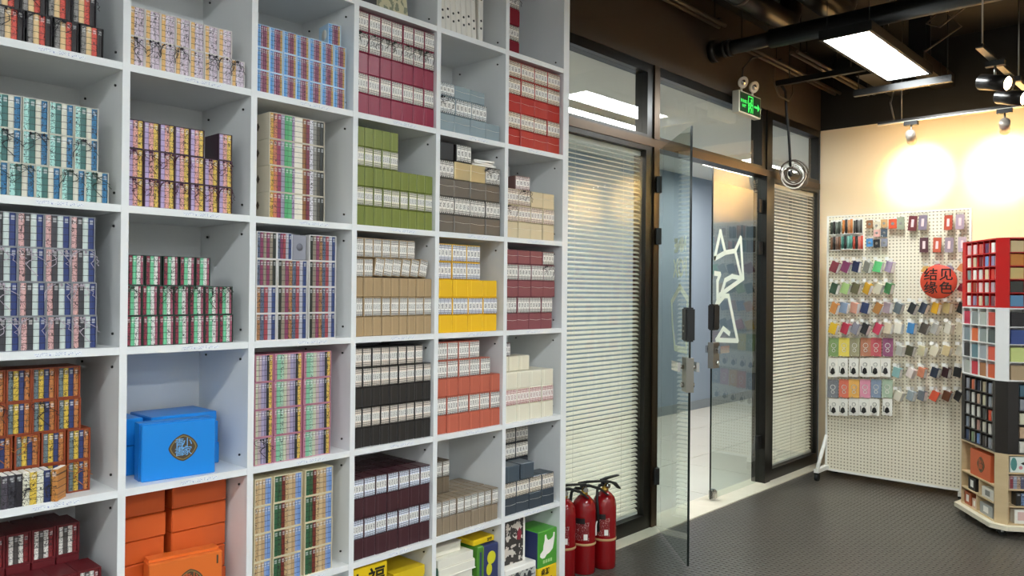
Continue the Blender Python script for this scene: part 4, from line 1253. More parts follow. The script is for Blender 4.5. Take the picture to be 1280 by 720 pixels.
PEG = [
    ('rack', 2.341, 1.979, 0.081, 0.094, '#3b4436', 'dark green and black thread rack'),
    ('rack', 2.249, 1.987, 0.079, 0.106, '#c9793a', 'orange and tan thread rack'),
    ('rack', 2.171, 1.983, 0.066, 0.098, '#4a4640', 'black and white thread rack'),
    ('rack', 2.340, 1.859, 0.081, 0.100, '#6a4428', 'copper and black thread rack'),
    ('rack', 2.254, 1.863, 0.085, 0.099, '#4e8a7a', 'teal green thread rack'),
    ('rack', 2.170, 1.859, 0.078, 0.098, '#d0523a', 'red orange thread rack'),
    ('tile', 2.082, 1.990, 0.047, 0.061, '#9a6a44', 'brown small square card'),
    ('tile', 2.033, 1.976, 0.046, 0.061, '#d8cdb4', 'pale cream small square card'),
    ('tile', 1.978, 1.991, 0.046, 0.060, '#c29a66', 'tan small square card'),
    ('tile', 2.030, 1.921, 0.046, 0.061, '#d9a598', 'pink small square card'),
    ('tile', 1.978, 1.919, 0.046, 0.060, '#4a545e', 'slate small square card'),
    ('tile', 2.081, 1.850, 0.047, 0.061, '#4a86b8', 'sky blue small square card'),
    ('tile', 2.029, 1.842, 0.046, 0.061, '#262626', 'black small square card'),
    ('tile', 1.977, 1.846, 0.046, 0.060, '#8a8a94', 'silver grey small square card'),
    ('tile', 1.916, 1.985, 0.056, 0.072, '#d8562e', 'bright orange square card'),
    ('card', 1.860, 1.985, 0.050, 0.095, '#9aa088', 'sage grey narrow pouch'),
    ('frame', 1.783, 1.981, 0.057, 0.109, '#6e2a2c', 'maroon framed card'),
    ('frame', 1.713, 1.983, 0.056, 0.108, '#8a7a8a', 'mottled grey framed card'),
    ('frame', 1.544, 1.974, 0.054, 0.106, '#c2492c', 'orange red framed card'),
    ('frame', 1.468, 1.976, 0.053, 0.105, '#b9a0ac', 'lilac framed card'),
    ('frame', 1.701, 1.819, 0.056, 0.108, '#5a3036', 'plum framed card'),
    ('frame', 1.616, 1.816, 0.055, 0.107, '#cc5636', 'vermilion framed card'),
    ('frame', 1.538, 1.814, 0.054, 0.106, '#a08a94', 'mottled mauve framed card'),
    ('frame', 1.452, 1.816, 0.053, 0.105, '#c9b2ba', 'pale pink framed card'),
    ('book', 2.351, 1.672, 0.078, 0.094, '#7a2432', 'maroon mini notebook, first notebook row'),
    ('book', 2.265, 1.670, 0.076, 0.093, '#7d3458', 'plum mini notebook, first notebook row'),
    ('book', 2.181, 1.669, 0.075, 0.092, '#262e52', 'navy mini notebook, first notebook row'),
    ('book', 2.103, 1.668, 0.073, 0.092, '#8d8a80', 'grey mini notebook, first notebook row'),
    ('book', 2.022, 1.667, 0.072, 0.091, '#5fbf74', 'bright green mini notebook, first notebook row'),
    ('book', 1.942, 1.665, 0.071, 0.090, '#b09ab4', 'lilac mini notebook, first notebook row'),
    ('book', 2.350, 1.502, 0.078, 0.094, '#2f4a34', 'dark green mini notebook, second notebook row'),
    ('book', 2.264, 1.502, 0.076, 0.093, '#a4c07a', 'light green mini notebook, second notebook row'),
    ('book', 2.185, 1.503, 0.075, 0.092, '#6a6448', 'olive mini notebook, second notebook row'),
    ('book', 2.102, 1.503, 0.073, 0.092, '#cf9e2a', 'gold mini notebook, second notebook row'),
    ('book', 2.021, 1.503, 0.072, 0.091, '#d6cdb2', 'cream mini notebook, second notebook row'),
    ('book', 1.947, 1.504, 0.071, 0.090, '#3f7a48', 'leaf green mini notebook, second notebook row'),
    ('book', 2.349, 1.349, 0.078, 0.094, '#cf8a4a', 'orange tan mini notebook, third notebook row'),
    ('book', 2.269, 1.350, 0.076, 0.093, '#8a98ae', 'grey blue mini notebook, third notebook row'),
    ('book', 2.190, 1.352, 0.075, 0.092, '#dfa08a', 'pink mini notebook, third notebook row'),
    ('book', 2.113, 1.353, 0.074, 0.092, '#2c3a5e', 'navy mini notebook, third notebook row'),
    ('book', 2.026, 1.355, 0.072, 0.091, '#a9743a', 'brown mini notebook, third notebook row'),
    ('book', 1.951, 1.357, 0.071, 0.090, '#b09aa0', 'mauve mini notebook, third notebook row'),
    ('book', 1.878, 1.358, 0.070, 0.089, '#6a7478', 'slate mini notebook, third notebook row'),
    ('book', 1.784, 1.360, 0.068, 0.088, '#2a2c2e', 'black mini notebook, third notebook row'),
    ('book', 1.709, 1.362, 0.067, 0.087, '#323a4a', 'ink blue mini notebook, third notebook row'),
    ('book', 1.624, 1.363, 0.066, 0.087, '#e0a82a', 'yellow mini notebook, third notebook row'),
    ('book', 1.546, 1.365, 0.064, 0.086, '#b9a06a', 'khaki mini notebook, third notebook row'),
    ('book', 1.459, 1.367, 0.063, 0.085, '#24221f', 'jet black mini notebook, third notebook row'),
    ('book', 2.354, 1.188, 0.078, 0.094, '#e0b52a', 'yellow mini notebook, fourth notebook row'),
    ('book', 2.262, 1.192, 0.076, 0.093, '#b8364a', 'red mini notebook, fourth notebook row'),
    ('book', 2.189, 1.195, 0.075, 0.092, '#8d8a94', 'grey mini notebook, fourth notebook row'),
    ('book', 2.118, 1.197, 0.074, 0.092, '#2c2c2e', 'black mini notebook, fourth notebook row'),
    ('book', 2.025, 1.201, 0.072, 0.091, '#c8405a', 'rose red mini notebook, fourth notebook row'),
    ('book', 1.945, 1.204, 0.071, 0.090, '#d8c8ac', 'cream mini notebook, fourth notebook row'),
    ('book', 1.872, 1.207, 0.070, 0.089, '#e4dccb', 'ivory mini notebook, fourth notebook row'),
    ('book', 1.783, 1.210, 0.068, 0.088, '#4a8ac2', 'blue mini notebook, fourth notebook row'),
    ('book', 1.702, 1.213, 0.067, 0.087, '#4a4038', 'dark brown mini notebook, fourth notebook row'),
    ('book', 1.633, 1.216, 0.066, 0.087, '#a8a49c', 'pale grey mini notebook, fourth notebook row'),
    ('book', 1.540, 1.220, 0.064, 0.086, '#e0d6c4', 'bone mini notebook, fourth notebook row'),
    ('book', 1.463, 1.223, 0.063, 0.085, '#d6c8ac', 'sand mini notebook, fourth notebook row'),
    ('tag', 1.700, 1.644, 0.048, 0.058, '#c99a4a', 'gold folded pouch'),
    ('tag', 1.626, 1.655, 0.053, 0.064, '#b8304e', 'crimson folded pouch'),
    ('tag', 1.542, 1.648, 0.052, 0.046, '#8d7f92', 'purple grey folded pouch'),
    ('tag', 1.466, 1.658, 0.051, 0.068, '#d58a52', 'orange folded pouch'),
    ('tag', 1.465, 1.517, 0.045, 0.068, '#8a2030', 'maroon folded pouch'),
    ('pack', 2.346, 1.038, 0.081, 0.144, '#6a8a3a', 'green clear packet, upper packet row'),
    ('pack', 2.267, 1.043, 0.079, 0.143, '#e0c42a', 'yellow clear packet, upper packet row'),
    ('pack', 2.188, 1.047, 0.078, 0.142, '#8a7f52', 'olive clear packet, upper packet row'),
    ('pack', 2.105, 1.052, 0.076, 0.140, '#a8582e', 'rust clear packet, upper packet row'),
    ('pack', 2.029, 1.056, 0.075, 0.139, '#b82a34', 'red clear packet, upper packet row'),
    ('pack', 1.946, 1.060, 0.074, 0.138, '#7d2450', 'plum clear packet, upper packet row'),
    ('book', 1.859, 1.041, 0.069, 0.083, '#b5b2aa', 'light grey mini notebook, fifth notebook row'),
    ('book', 1.793, 1.045, 0.068, 0.082, '#4a4632', 'dark olive mini notebook, fifth notebook row'),
    ('book', 1.712, 1.050, 0.067, 0.082, '#c8bf9c', 'pale khaki mini notebook, fifth notebook row'),
    ('book', 1.632, 1.054, 0.066, 0.081, '#dcd3b8', 'pale cream mini notebook, fifth notebook row'),
    ('book', 1.549, 1.059, 0.064, 0.080, '#cfb88a', 'tan mini notebook, fifth notebook row'),
    ('book', 1.467, 1.064, 0.063, 0.079, '#d0c8b4', 'stone mini notebook, fifth notebook row'),
    ('key', 2.351, 0.878, 0.078, 0.144, '#f0ebe0', 'upper|0'),
    ('key', 2.275, 0.884, 0.076, 0.143, '#f0ebe0', 'upper|1'),
    ('key', 2.193, 0.890, 0.075, 0.142, '#f0ebe0', 'upper|2'),
    ('key', 2.110, 0.896, 0.073, 0.140, '#f0ebe0', 'upper|3'),
    ('key', 2.034, 0.901, 0.072, 0.139, '#f0ebe0', 'upper|4'),
    ('key', 1.960, 0.907, 0.071, 0.138, '#f0ebe0', 'upper|5'),
    ('book', 1.881, 0.880, 0.070, 0.083, '#8fb8b4', 'pale teal mini notebook, sixth notebook row'),
    ('book', 1.792, 0.886, 0.068, 0.082, '#e4d4cc', 'blush white mini notebook, sixth notebook row'),
    ('book', 1.711, 0.893, 0.067, 0.082, '#d98a6a', 'salmon mini notebook, sixth notebook row'),
    ('book', 1.626, 0.899, 0.066, 0.081, '#262e40', 'dark navy mini notebook, sixth notebook row'),
    ('book', 1.553, 0.905, 0.065, 0.080, '#3a1c22', 'dark maroon mini notebook, sixth notebook row'),
    ('book', 1.472, 0.911, 0.063, 0.079, '#1f1d1d', 'black mini notebook, sixth notebook row'),
    ('pack', 2.350, 0.712, 0.081, 0.144, '#5a5a60', 'smoke grey clear packet, lower packet row'),
    ('pack', 2.264, 0.720, 0.079, 0.143, '#d8502e', 'red orange clear packet, lower packet row'),
    ('pack', 2.189, 0.727, 0.078, 0.141, '#e8a030', 'amber clear packet, lower packet row'),
    ('pack', 2.106, 0.734, 0.076, 0.140, '#d87a92', 'pink clear packet, lower packet row'),
    ('pack', 2.027, 0.742, 0.075, 0.139, '#6a7a94', 'slate blue clear packet, lower packet row'),
    ('pack', 1.947, 0.749, 0.074, 0.138, '#9ab090', 'sage clear packet, lower packet row'),
    ('book', 1.874, 0.708, 0.070, 0.083, '#ddd4c0', 'cream mini notebook, lowest notebook row'),
    ('book', 1.786, 0.717, 0.068, 0.082, '#9aa4a8', 'blue grey mini notebook, lowest notebook row'),
    ('book', 1.710, 0.724, 0.067, 0.081, '#70747a', 'slate mini notebook, lowest notebook row'),
    ('book', 1.630, 0.731, 0.066, 0.081, '#c84a2a', 'orange red mini notebook, lowest notebook row'),
    ('book', 1.547, 0.739, 0.064, 0.080, '#6a3c24', 'brown mini notebook, lowest notebook row'),
    ('book', 1.476, 0.746, 0.063, 0.079, '#2a2826', 'black and white mini notebook, lowest notebook row'),
    ('key', 2.343, 0.569, 0.077, 0.131, '#f0ebe0', 'lower|0'),
    ('key', 2.272, 0.576, 0.076, 0.130, '#f0ebe0', 'lower|1'),
    ('key', 2.191, 0.585, 0.075, 0.129, '#f0ebe0', 'lower|2'),
    ('key', 2.114, 0.593, 0.074, 0.128, '#f0ebe0', 'lower|3'),
    ('key', 2.038, 0.601, 0.072, 0.127, '#f0ebe0', 'lower|4'),
    ('key', 1.946, 0.611, 0.071, 0.126, '#f0ebe0', 'lower|5'),
]
hook_me = MB().tube([(0.0, 0, 0.0), (-0.03, 0, 0.0), (-0.085, 0, 0.004), (-0.1, 0, 0.018)], 0.0022, 5).box(-0.002, 0.0, -0.012, 0.012, -0.008, 0.012).mesh('hook', M['wire'])
tag_me = MB().box(-0.001, 0, -0.013, 0.013, -0.02, 0.004).mesh('price_tag', M['paper'])
clear = glass_mat('clear_film', '#f4f4f0', 1.5)
prnd = random.Random(3)
_pm = {}
def cmat(c_, rough=0.5):
    if (c_, rough) not in _pm:
        _pm[(c_, rough)] = noise_mat('packet_' + c_.strip('#'), c_, c_, 9, rough)
    return _pm[(c_, rough)]
pack_art = {}
ring_me = None
keyn = {'upper': 'upper', 'lower': 'lower'}
for kind, y, z, w_, h_, c_, nm in PEG:
    x = XB - 0.055
    m_ = cmat(c_)
    hz = z + h_ * 0.55
    O('hook', hook_me, pg, (0, y - 1.915, hz - 0.0))
    if kind == 'book':
        a = R(prnd.uniform(10, 24))
        me = bev_box('mini_notebook', w_ * 0.84, 0.036, h_ * 0.88, m_, 0.002)
        o = O('mini_notebook', me, None, (x - 0.02, y + 0.006, z - h_ * 0.45), (R(prnd.uniform(-10, 4)), a, R(-90 + prnd.uniform(-34, -10))))
        tag(o, '%s, hanging on the pegboard' % nm, 'notebook', 'mini notebooks hanging on the pegboard')
        O('page_block', MB().box(w_ * 0.42 - 0.0004, w_ * 0.42 + 0.0008, 0.005, 0.031, 0.003, h_ * 0.88 - 0.003).mesh('page_block', M['paper']), o)
        O('header_card', MB().box(-0.012, 0.012, 0.008, 0.0095, h_ * 0.88, h_ * 1.08).mesh('header_card', M['wire']), o)
        O('price_tag', tag_me, pg, (-0.101, y - 1.915, hz + 0.016))
    elif kind == 'pack':
        o = O('clear_packet', MB().box(-w_ / 2, w_ / 2, 0.0, 0.006, 0, h_).mesh('clear_packet', noise_mat('packet_art_' + c_.strip('#'), c_, '#%02x%02x%02x' % tuple(min(255, int(int(c_[i:i + 2], 16) * 0.6 + 95)) for i in (1, 3, 5)), 60, 0.2)), None, (x, y, z - h_ / 2), (R(-2), 0, R(-90 + prnd.uniform(-6, 6))))
        tag(o, '%s on the pegboard' % nm, 'packet', 'clear packets hanging on the pegboard')
        O('motif', MB().lathe([(0.016, -0.0005), (0.02, -0.0005), (0.02, 0.0005), (0.016, 0.0005), (0.016, -0.0005)], 14).mesh('motif', M['wire']), o, (0, -0.001, h_ * 0.58), (R(90), 0, 0))
        O('motif', MB().lathe([(0.010, -0.0005), (0.014, -0.0005), (0.014, 0.0005), (0.010, 0.0005), (0.010, -0.0005)], 14).mesh('motif', M['wire']), o, (0, -0.001, h_ * 0.32), (R(90), 0, 0))
        O('header_strip', MB().box(-w_ / 2, w_ / 2, -0.001, 0.007, h_ - 0.012, h_).mesh('header_strip', clear), o)
    elif kind == 'key':
        pos_, i = nm.split('|')
        o = O('keyring_card', MB().box(-w_ / 2, w_ / 2, 0.0, 0.003, 0, h_).mesh('keyring_card', m_), None, (x, y, z - h_ / 2), (R(-2), 0, R(-90 + prnd.uniform(-7, 7))))
        tag(o, 'white card holding a black keyring, %s card row, %s from left' % (pos_, ORD[int(i)]), 'card', 'keyring cards hanging on the pegboard')
        O('key_ring', MB().lathe([(0.012, -0.001), (0.015, 0), (0.012, 0.001), (0.012, -0.001)], 14).mesh('key_ring', M['steel']), o, (0.002, -0.002, h_ * 0.66), (R(90), 0, 0))
        O('charm', MB().prism([(-0.017, h_ * 0.2), (0.0, h_ * 0.12), (0.018, h_ * 0.22), (0.012, h_ * 0.42), (0.0, h_ * 0.5), (-0.012, h_ * 0.4)], -0.007, -0.0005).mesh('charm', M['ink']), o)
        O('printed_text', MB().box(-0.028, -0.02, -0.0006, 0, h_ * 0.2, h_ * 0.55).mesh('printed_text', M['grout']), o)
    elif kind == 'frame':
        o = O('framed_card', MB().box(-w_ / 2, w_ / 2, 0.0, 0.006, 0, h_).mesh('framed_card', noise_mat('patterned_' + c_.strip('#'), c_, '#%02x%02x%02x' % tuple(min(255, int(int(c_[i:i + 2], 16) * 0.8 + 20)) for i in (1, 3, 5)), 70, 0.4)), None, (x, y, z - h_ / 2), (R(-3), R(prnd.uniform(-4, 4)), R(-90 + prnd.uniform(-8, 8))))
        tag(o, '%s with a pale centre strip hung high on the pegboard' % nm, 'card', 'framed cards hanging on the pegboard')
        O('centre_strip', MB().box(-w_ * 0.16, w_ * 0.16, -0.001, 0, h_ * 0.24, h_ * 0.76).mesh('centre_strip', mat('pale_pink_paper', '#ecd0cc', 0.5)), o)
        O('sleeve', MB().box(-w_ * 0.55, w_ * 0.55, 0.0065, 0.0075, -0.008, h_ + 0.02).mesh('sleeve', clear), o)
    elif kind == 'rack':
        o = O('thread_rack', MB().box(-w_ / 2, w_ / 2, 0.022, 0.026, -0.008, h_ + 0.01).box(-w_ / 2, w_ / 2, -0.004, 0.026, -0.012, -0.008).mesh('thread_rack', M['white_metal']), None, (x, y, z - h_ / 2), (0, 0, R(-90)))
        tag(o, '%s high on the pegboard' % nm, 'thread rack', 'thread racks on the pegboard')
        cols = [c_, '#2c2724', '#%02x%02x%02x' % tuple(min(255, int(int(c_[i:i + 2], 16) * 0.7 + 70)) for i in (1, 3, 5)), c_]
        for i in range(4):
            O('spool', MB().tube([(-w_ / 2 + w_ * (i + 0.5) / 4, 0.009, -0.007), (-w_ / 2 + w_ * (i + 0.5) / 4, 0.009, h_ * (0.92 + 0.05 * (i % 2)))], w_ / 8.4, 8).mesh('spool', cmat(cols[i])), o)
    elif kind == 'tag':
        a = R(prnd.uniform(20, 40))
        o = O('folded_pouch', MB().prism([(-w_ / 2, 0), (w_ / 2, 0.004), (w_ / 2, h_ * 0.8), (0, h_), (-w_ / 2, h_ * 0.7)], 0, 0.016).mesh('folded_pouch', m_), None, (x, y, z - h_ / 2), (R(-6), a, R(-90)))
        tag(o, '%s hanging around the round red sign' % nm, 'pouch', 'folded pouches around the red sign')
        O('flap', MB().prism([(-w_ / 2, h_ * 0.45), (w_ / 2, h_ * 0.5), (w_ / 2, h_ * 0.8), (0, h_), (-w_ / 2, h_ * 0.7)], -0.002, 0).mesh('flap', cmat('#%02x%02x%02x' % tuple(min(255, int(int(c_[i:i + 2], 16) * 0.85 + 25)) for i in (1, 3, 5)))), o)
    else:
        o = O('small_card', bev_box('small_card', w_, 0.008, h_, m_, 0.001), None, (x, y, z - h_ / 2), (R(-2), R(prnd.uniform(-3, 3)), R(-90)))
        tag(o, '%s near the top of the pegboard' % nm, 'card', 'small cards hanging on the pegboard')
        O('motif', MB().lathe([(0.0001, 0), (w_ * 0.22, 0), (w_ * 0.22, 0.0006), (0.0001, 0.0006)], 10).mesh('motif', M['grout']), o, (0, 0, h_ * 0.5), (R(90), 0, 0))
# round red sign, four characters
rs = O('round_sign', MB().lathe([(0.0001, -0.003), (0.118, -0.003), (0.121, 0), (0.118, 0.003), (0.0001, 0.003)], 40).mesh('round_sign', noise_mat('sign_red', '#c93a24', '#d5502e', 4, 0.5)), None, (XB - 0.11, 1.588, 1.55), (R(90), 0, R(-90)))
tag(rs, 'round red sign with four black brush characters on the pegboard', 'sign')
for ch, dx, dz in (('结', -0.05, 0.045), ('见', 0.05, 0.045), ('缘', -0.05, -0.05), ('色', 0.05, -0.05)):
    me = text_mesh(ch, 0.094, M['ink'], 'character', 0.0008, 0.0009)
    O('character', me, rs, (dx, dz, 0.0042))

# ------------------------------------------------------------------ revolving display tower
TA = R(36.0)
TC = Vector((5.859, 1.006))
HS, CH, CD = 0.277, 0.05, 0.075
tw_ = O('display_tower', None, None, (TC.x, TC.y, 0), (0, 0, TA))
tag(tw_, 'four tier display tower of red, white, black and birch cubbies on casters', 'display stand')
def octo(s, c):
    return [(-s, -s + c), (-s + c, -s), (s - c, -s), (s, -s + c), (s, s - c), (s - c, s), (-s + c, s), (-s, s - c)]
M['t_red'] = mat('tower_red_laminate', '#c41c1c', 0.32)
M['t_white'] = mat('tower_white_laminate', '#ebe9e6', 0.35)
M['t_black'] = mat('tower_black_laminate', '#2a2522', 0.4)
M['t_birch'] = noise_mat('tower_birch', '#d9c19a', '#caae84', 5, 0.45, 0, 0, (1, 1, 8))
M['t_base'] = mat('tower_cream_base', '#e6dcc4', 0.4)
TIERS = [('birch', 0.075, 0.50, M['t_birch']), ('black', 0.50, 0.937, M['t_black']), ('white', 0.937, 1.38, M['t_white']), ('red', 1.38, 1.805, M['t_red'])]
bp_ = O('base_board', MB().prismz(octo(HS + 0.036, CH + 0.02), 0.048, 0.075).mesh('base_board', M['t_base']), tw_)
for sx in (-1, 1):
    for sy in (-1, 1):
        c_ = O('caster', MB().tube([(sx * 0.22 - 0.01, sy * 0.235, 0.022), (sx * 0.22 + 0.01, sy * 0.235, 0.022)], 0.022, 12).mesh('caster', M['rubber']), tw_)
        O('caster_fork', MB().box(sx * 0.22 - 0.014, sx * 0.22 + 0.014, sy * 0.235 - 0.008, sy * 0.235 + 0.008, 0.02, 0.048).mesh('caster_fork', M['chrome']), c_)
for nm, z0, z1, m_ in TIERS:
    c = HS - CD
    O('core', MB().box(-c, c, -c, c, z0, z1).mesh('core', m_), tw_)
    O('top_board', MB().prismz(octo(HS, CH), z1 - 0.009, z1 - 0.0003).mesh('top_board', m_), tw_)
    O('bottom_board', MB().prismz(octo(HS, CH), z0 + 0.0003, z0 + 0.009).mesh('bottom_board', m_), tw_)
    mm = 0.056
    for sx in (-1, 1):
        for sy in (-1, 1):
            poly = [(-HS, HS - mm), (-HS + mm, HS - mm), (-HS + mm, HS), (-HS + CH, HS), (-HS, HS - CH)]
            poly = [(-sx * x, sy * y) for x, y in poly]
            if sx * sy > 0:
                poly = poly[::-1]
            poly = poly if True else poly
            O('corner_post', MB().prismz(poly[::-1], z0 + 0.009, z1 - 0.009).mesh('corner_post', m_), tw_)
    # the two unseen faces are closed
    O('closed_panel', MB().box(c, HS, -HS + mm, HS - mm, z0 + 0.009, z1 - 0.009).mesh('closed_panel', m_), tw_)
    O('closed_panel', MB().box(-HS + mm, HS - mm, -HS, -c, z0 + 0.009, z1 - 0.009).mesh('closed_panel', m_), tw_)

pal_a = ['#e3dccb', '#8a9a62', '#c4564a', '#e0a830', '#5a3a5a', '#d8b8b4', '#6a1f26', '#cfc9c0', '#8a7f9a', '#a3482c', '#dcd3c6', '#7d8a86', '#d9c6a0', '#6f8cb8', '#94412f', '#e6dfd6', '#7a2a30', '#c83c30', '#e4d8c8', '#e9e2da', '#b99ea4', '#8f3a40', '#7a4a52', '#c9b898', '#e8c4c0']
pal_names = ['ivory', 'sage green', 'brick red', 'amber', 'aubergine', 'blush', 'oxblood', 'light grey', 'lavender grey', 'rust', 'bone', 'grey green', 'wheat', 'cornflower', 'sienna', 'off white', 'claret', 'scarlet', 'oatmeal', 'white', 'dusty mauve', 'ruby', 'plum brown', 'sand', 'pink']


def tower_item(face, u, z, w_, h_, d_, col, label, cat='book', pages=True, art=None, group=None):
    """u: position along the face from its middle, positive to the right as seen; face 'L' (+Y) or 'R' (-X)"""
    if face == 'L':
        lx, ly, rot = -u, HS - 0.008, TA + math.pi
    else:
        lx, ly, rot = -HS + 0.008, -u, TA - math.pi / 2
    wx = TC.x + lx * math.cos(TA) - ly * math.sin(TA)
    wy = TC.y + lx * math.sin(TA) + ly * math.cos(TA)
    o = O('mini_book' if cat == 'book' else 'small_box', bev_box('mini_book', w_, d_, h_, cmat(col) if isinstance(col, str) else col, 0.0012), None, (wx, wy, z), (0, 0, rot))
    tag(o, label, cat, group)
    if pages:
        O('page_block', MB().box(w_ / 2 - 0.0002, w_ / 2 + 0.0006, 0.003, d_ - 0.003, 0.002, h_ - 0.002).mesh('page_block', M['paper']), o)
    return o


def grid(face, tier, ncol, nrow, a0, a1, items, fillx, th_=0.006, itemh=0.82):
    nm, z0, z1, m_ = TIERS[tier]
    z0, z1 = z0 + 0.009, z1 - 0.009
    c = HS - CD
    cwid = (a1 - a0) / ncol
    rh = (z1 - z0) / nrow
    def fbox(u0, u1, za, zb, nme):
        if face == 'L':
            O(nme, MB().box(-u1, -u0, c, HS - 0.001, za, zb).mesh(nme, m_), tw_)
        else:
            O(nme, MB().box(-HS + 0.001, -c, -u1, -u0, za, zb).mesh(nme, m_), tw_)
    lim = HS - 0.056
    if a0 > -lim:
        fbox(-lim, a0, z0, z1, 'face_board')
    if a1 < lim:
        fbox(a1, lim, z0, z1, 'face_board')
    for i in range(1, ncol):
        fbox(a0 + i * cwid - th_ / 2, a0 + i * cwid + th_ / 2, z0, z1, 'divider')
    for j in range(1, nrow):
        for i in range(ncol):
            fbox(a0 + i * cwid + th_ / 2, a0 + (i + 1) * cwid - th_ / 2, z0 + j * rh - th_ / 2, z0 + j * rh + th_ / 2, 'shelf')
    sd = 'left' if face == 'L' else 'front'
    for j in range(nrow):
        for i in range(ncol):
            k = items(i, j)
            if k is None:
                continue
            col, cname = k
            zz = z0 + j * rh + (th_ / 2 if j else 0)
            bw = (cwid - th_) * fillx
            tower_item(face, a0 + (i + 0.5) * cwid + (cwid - th_ - bw) * -0.35 * (1 if face == 'L' else 0), zz, bw, (rh - th_) * itemh, 0.06, col,
                       '%s mini book in %s tier, %s face, %s shelf up, %s cubby' % (cname, nm, sd, ORD[j], ORD[i]), group='mini books on the %s tier' % nm)


def pick(seed, pal, names):
    rnd = random.Random(seed)
    idx = [rnd.randrange(len(pal)) for _ in range(64)]
    return lambda i, j: (pal[idx[j * 8 + i]], names[idx[j * 8 + i]])


lim = HS - 0.056
grid('L', 3, 5, 5, -lim + 0.04, lim, pick(5, pal_a, pal_names), 0.55)
grid('R', 3, 5, 5, -lim, lim, lambda i, j: {(0, 4): ('#e0c898', 'wheat'), (0, 3): ('#d98a3a', 'orange'), (0, 2): ('#dfc27e', 'straw'), (0, 1): ('#3a3a34', 'charcoal'), (0, 0): ('#5f92b8', 'sky blue'), (1, 4): ('#d9b48a', 'apricot')}.get((i, j), (pal_a[(3 * i + 5 * j) % 25], pal_names[(3 * i + 5 * j) % 25])), 0.9, itemh=0.9)
pal_w = ['#b8304a', '#8a8f8c', '#a7aaa2', '#c04a3a', '#7d8a8e', '#d86a3a', '#8c938e', '#4a5250', '#2a2c2e', '#5f8088', '#9aa0a4', '#d0553f', '#a9aaa4', '#c02a3a', '#a06a40', '#cc5a34']
pn_w = ['raspberry', 'grey', 'silver', 'brick', 'blue grey', 'tangerine', 'ash', 'graphite', 'black', 'teal grey', 'pale slate', 'coral', 'stone', 'red', 'bronze', 'flame']
grid('L', 2, 4, 4, -lim, lim, lambda i, j: (pal_w[(3 - j) * 4 + i], pn_w[(3 - j) * 4 + i]), 0.78)
wr = {(0, 3): ('#262224', 'black'), (1, 3): ('#e6cfa0', 'cream'), (0, 2): ('#3a4f8a', 'royal blue'), (1, 2): ('#e2c0b8', 'blush'), (0, 1): ('#cfd88a', 'lime'), (1, 1): ('#e89a34', 'orange'), (0, 0): ('#b39a78', 'tan'), (1, 0): ('#c02a38', 'red')}
grid('R', 2, 4, 4, -lim, lim, lambda i, j: wr.get((i, j), (pal_w[(5 * i + j) % 16], pn_w[(5 * i + j) % 16])), 0.82, itemh=0.85)
pal_b = ['#9a9aa4', '#c46a4a', '#2a3040', '#b8a88a', '#8d93a0', '#7d8088', '#d6d0c8', '#c9a890', '#c2bca0', '#8a8c90', '#cfc9c4', '#e0dad2', '#d8d2c8', '#4a4a44', '#d8563a', '#8a92a0', '#dcd8d0', '#b08478', '#c8bfae', '#d9d0c6', '#3a4a6a', '#8a9a78', '#6f8cc0', '#4a4440', '#9a9aa0']
pn_b = ['grey', 'terracotta', 'midnight', 'sand', 'steel', 'slate', 'bone', 'peach', 'straw', 'smoke', 'pearl', 'white', 'ivory', 'umber', 'vermilion', 'blue grey', 'chalk', 'rose brown', 'oat', 'cream', 'navy', 'sage', 'periwinkle', 'soot', 'silver']
grid('L', 1, 5, 5, -lim + 0.035, lim - 0.03, lambda i, j: (pal_b[(4 - j) * 5 + i], pn_b[(4 - j) * 5 + i]), 0.5)
br = {(0, 4): ('#4a6a7a', 'petrol'), (0, 3): ('#8d9096', 'grey'), (0, 2): ('#d9d4b8', 'cream'), (0, 1): ('#c9a888', 'tan'), (0, 0): ('#dcd8cc', 'chalk'), (1, 1): ('#8aaab8', 'ice blue'), (1, 0): ('#4a7ab0', 'blue'), (1, 2): ('#d8d2c0', 'ivory')}
grid('R', 1, 4, 5, -lim + 0.055, lim, lambda i, j: br.get((i, j), (pal_b[(3 * i + j) % 25], pn_b[(3 * i + j) % 25])), 0.85, itemh=0.86)
# birch tier: mixed cubbies
nm, z0, z1, m_ = TIERS[0]
z0, z1 = z0 + 0.009, z1 - 0.009
c = HS - CD
def lb_(nme, u0, u1, za, zb):
    O(nme, MB().box(-u1, -u0, c, HS - 0.001, za, zb).mesh(nme, m_), tw_)
def rb_(nme, u0, u1, za, zb):
    O(nme, MB().box(-HS + 0.001, -c, -u1, -u0, za, zb).mesh(nme, m_), tw_)
lb_('shelf', -lim, lim, z0 + 0.205, z0 + 0.213)
lb_('shelf', -lim, lim, z0 + 0.100, z0 + 0.108)
lb_('divider', -0.004 - 0.01, 0.004 - 0.01, z0, z0 + 0.100)
lb_('divider', 0.02, 0.028, z0 + 0.108, z0 + 0.205)
ob = tower_item('L', 0.02, z0 + 0.2135, 0.27, 0.165, 0.055, '#d5663c', 'orange medallion box in the top cubby of the birch tier', 'box', False)
emblem(ob, 0.01, 0, 0.085, 0.10, 0.10, cmat('#d5663c'), [('小', 0.13, 0.16), ('家', 0.13, -0.15), ('青', -0.13, 0.16), ('書', -0.13, -0.15)])
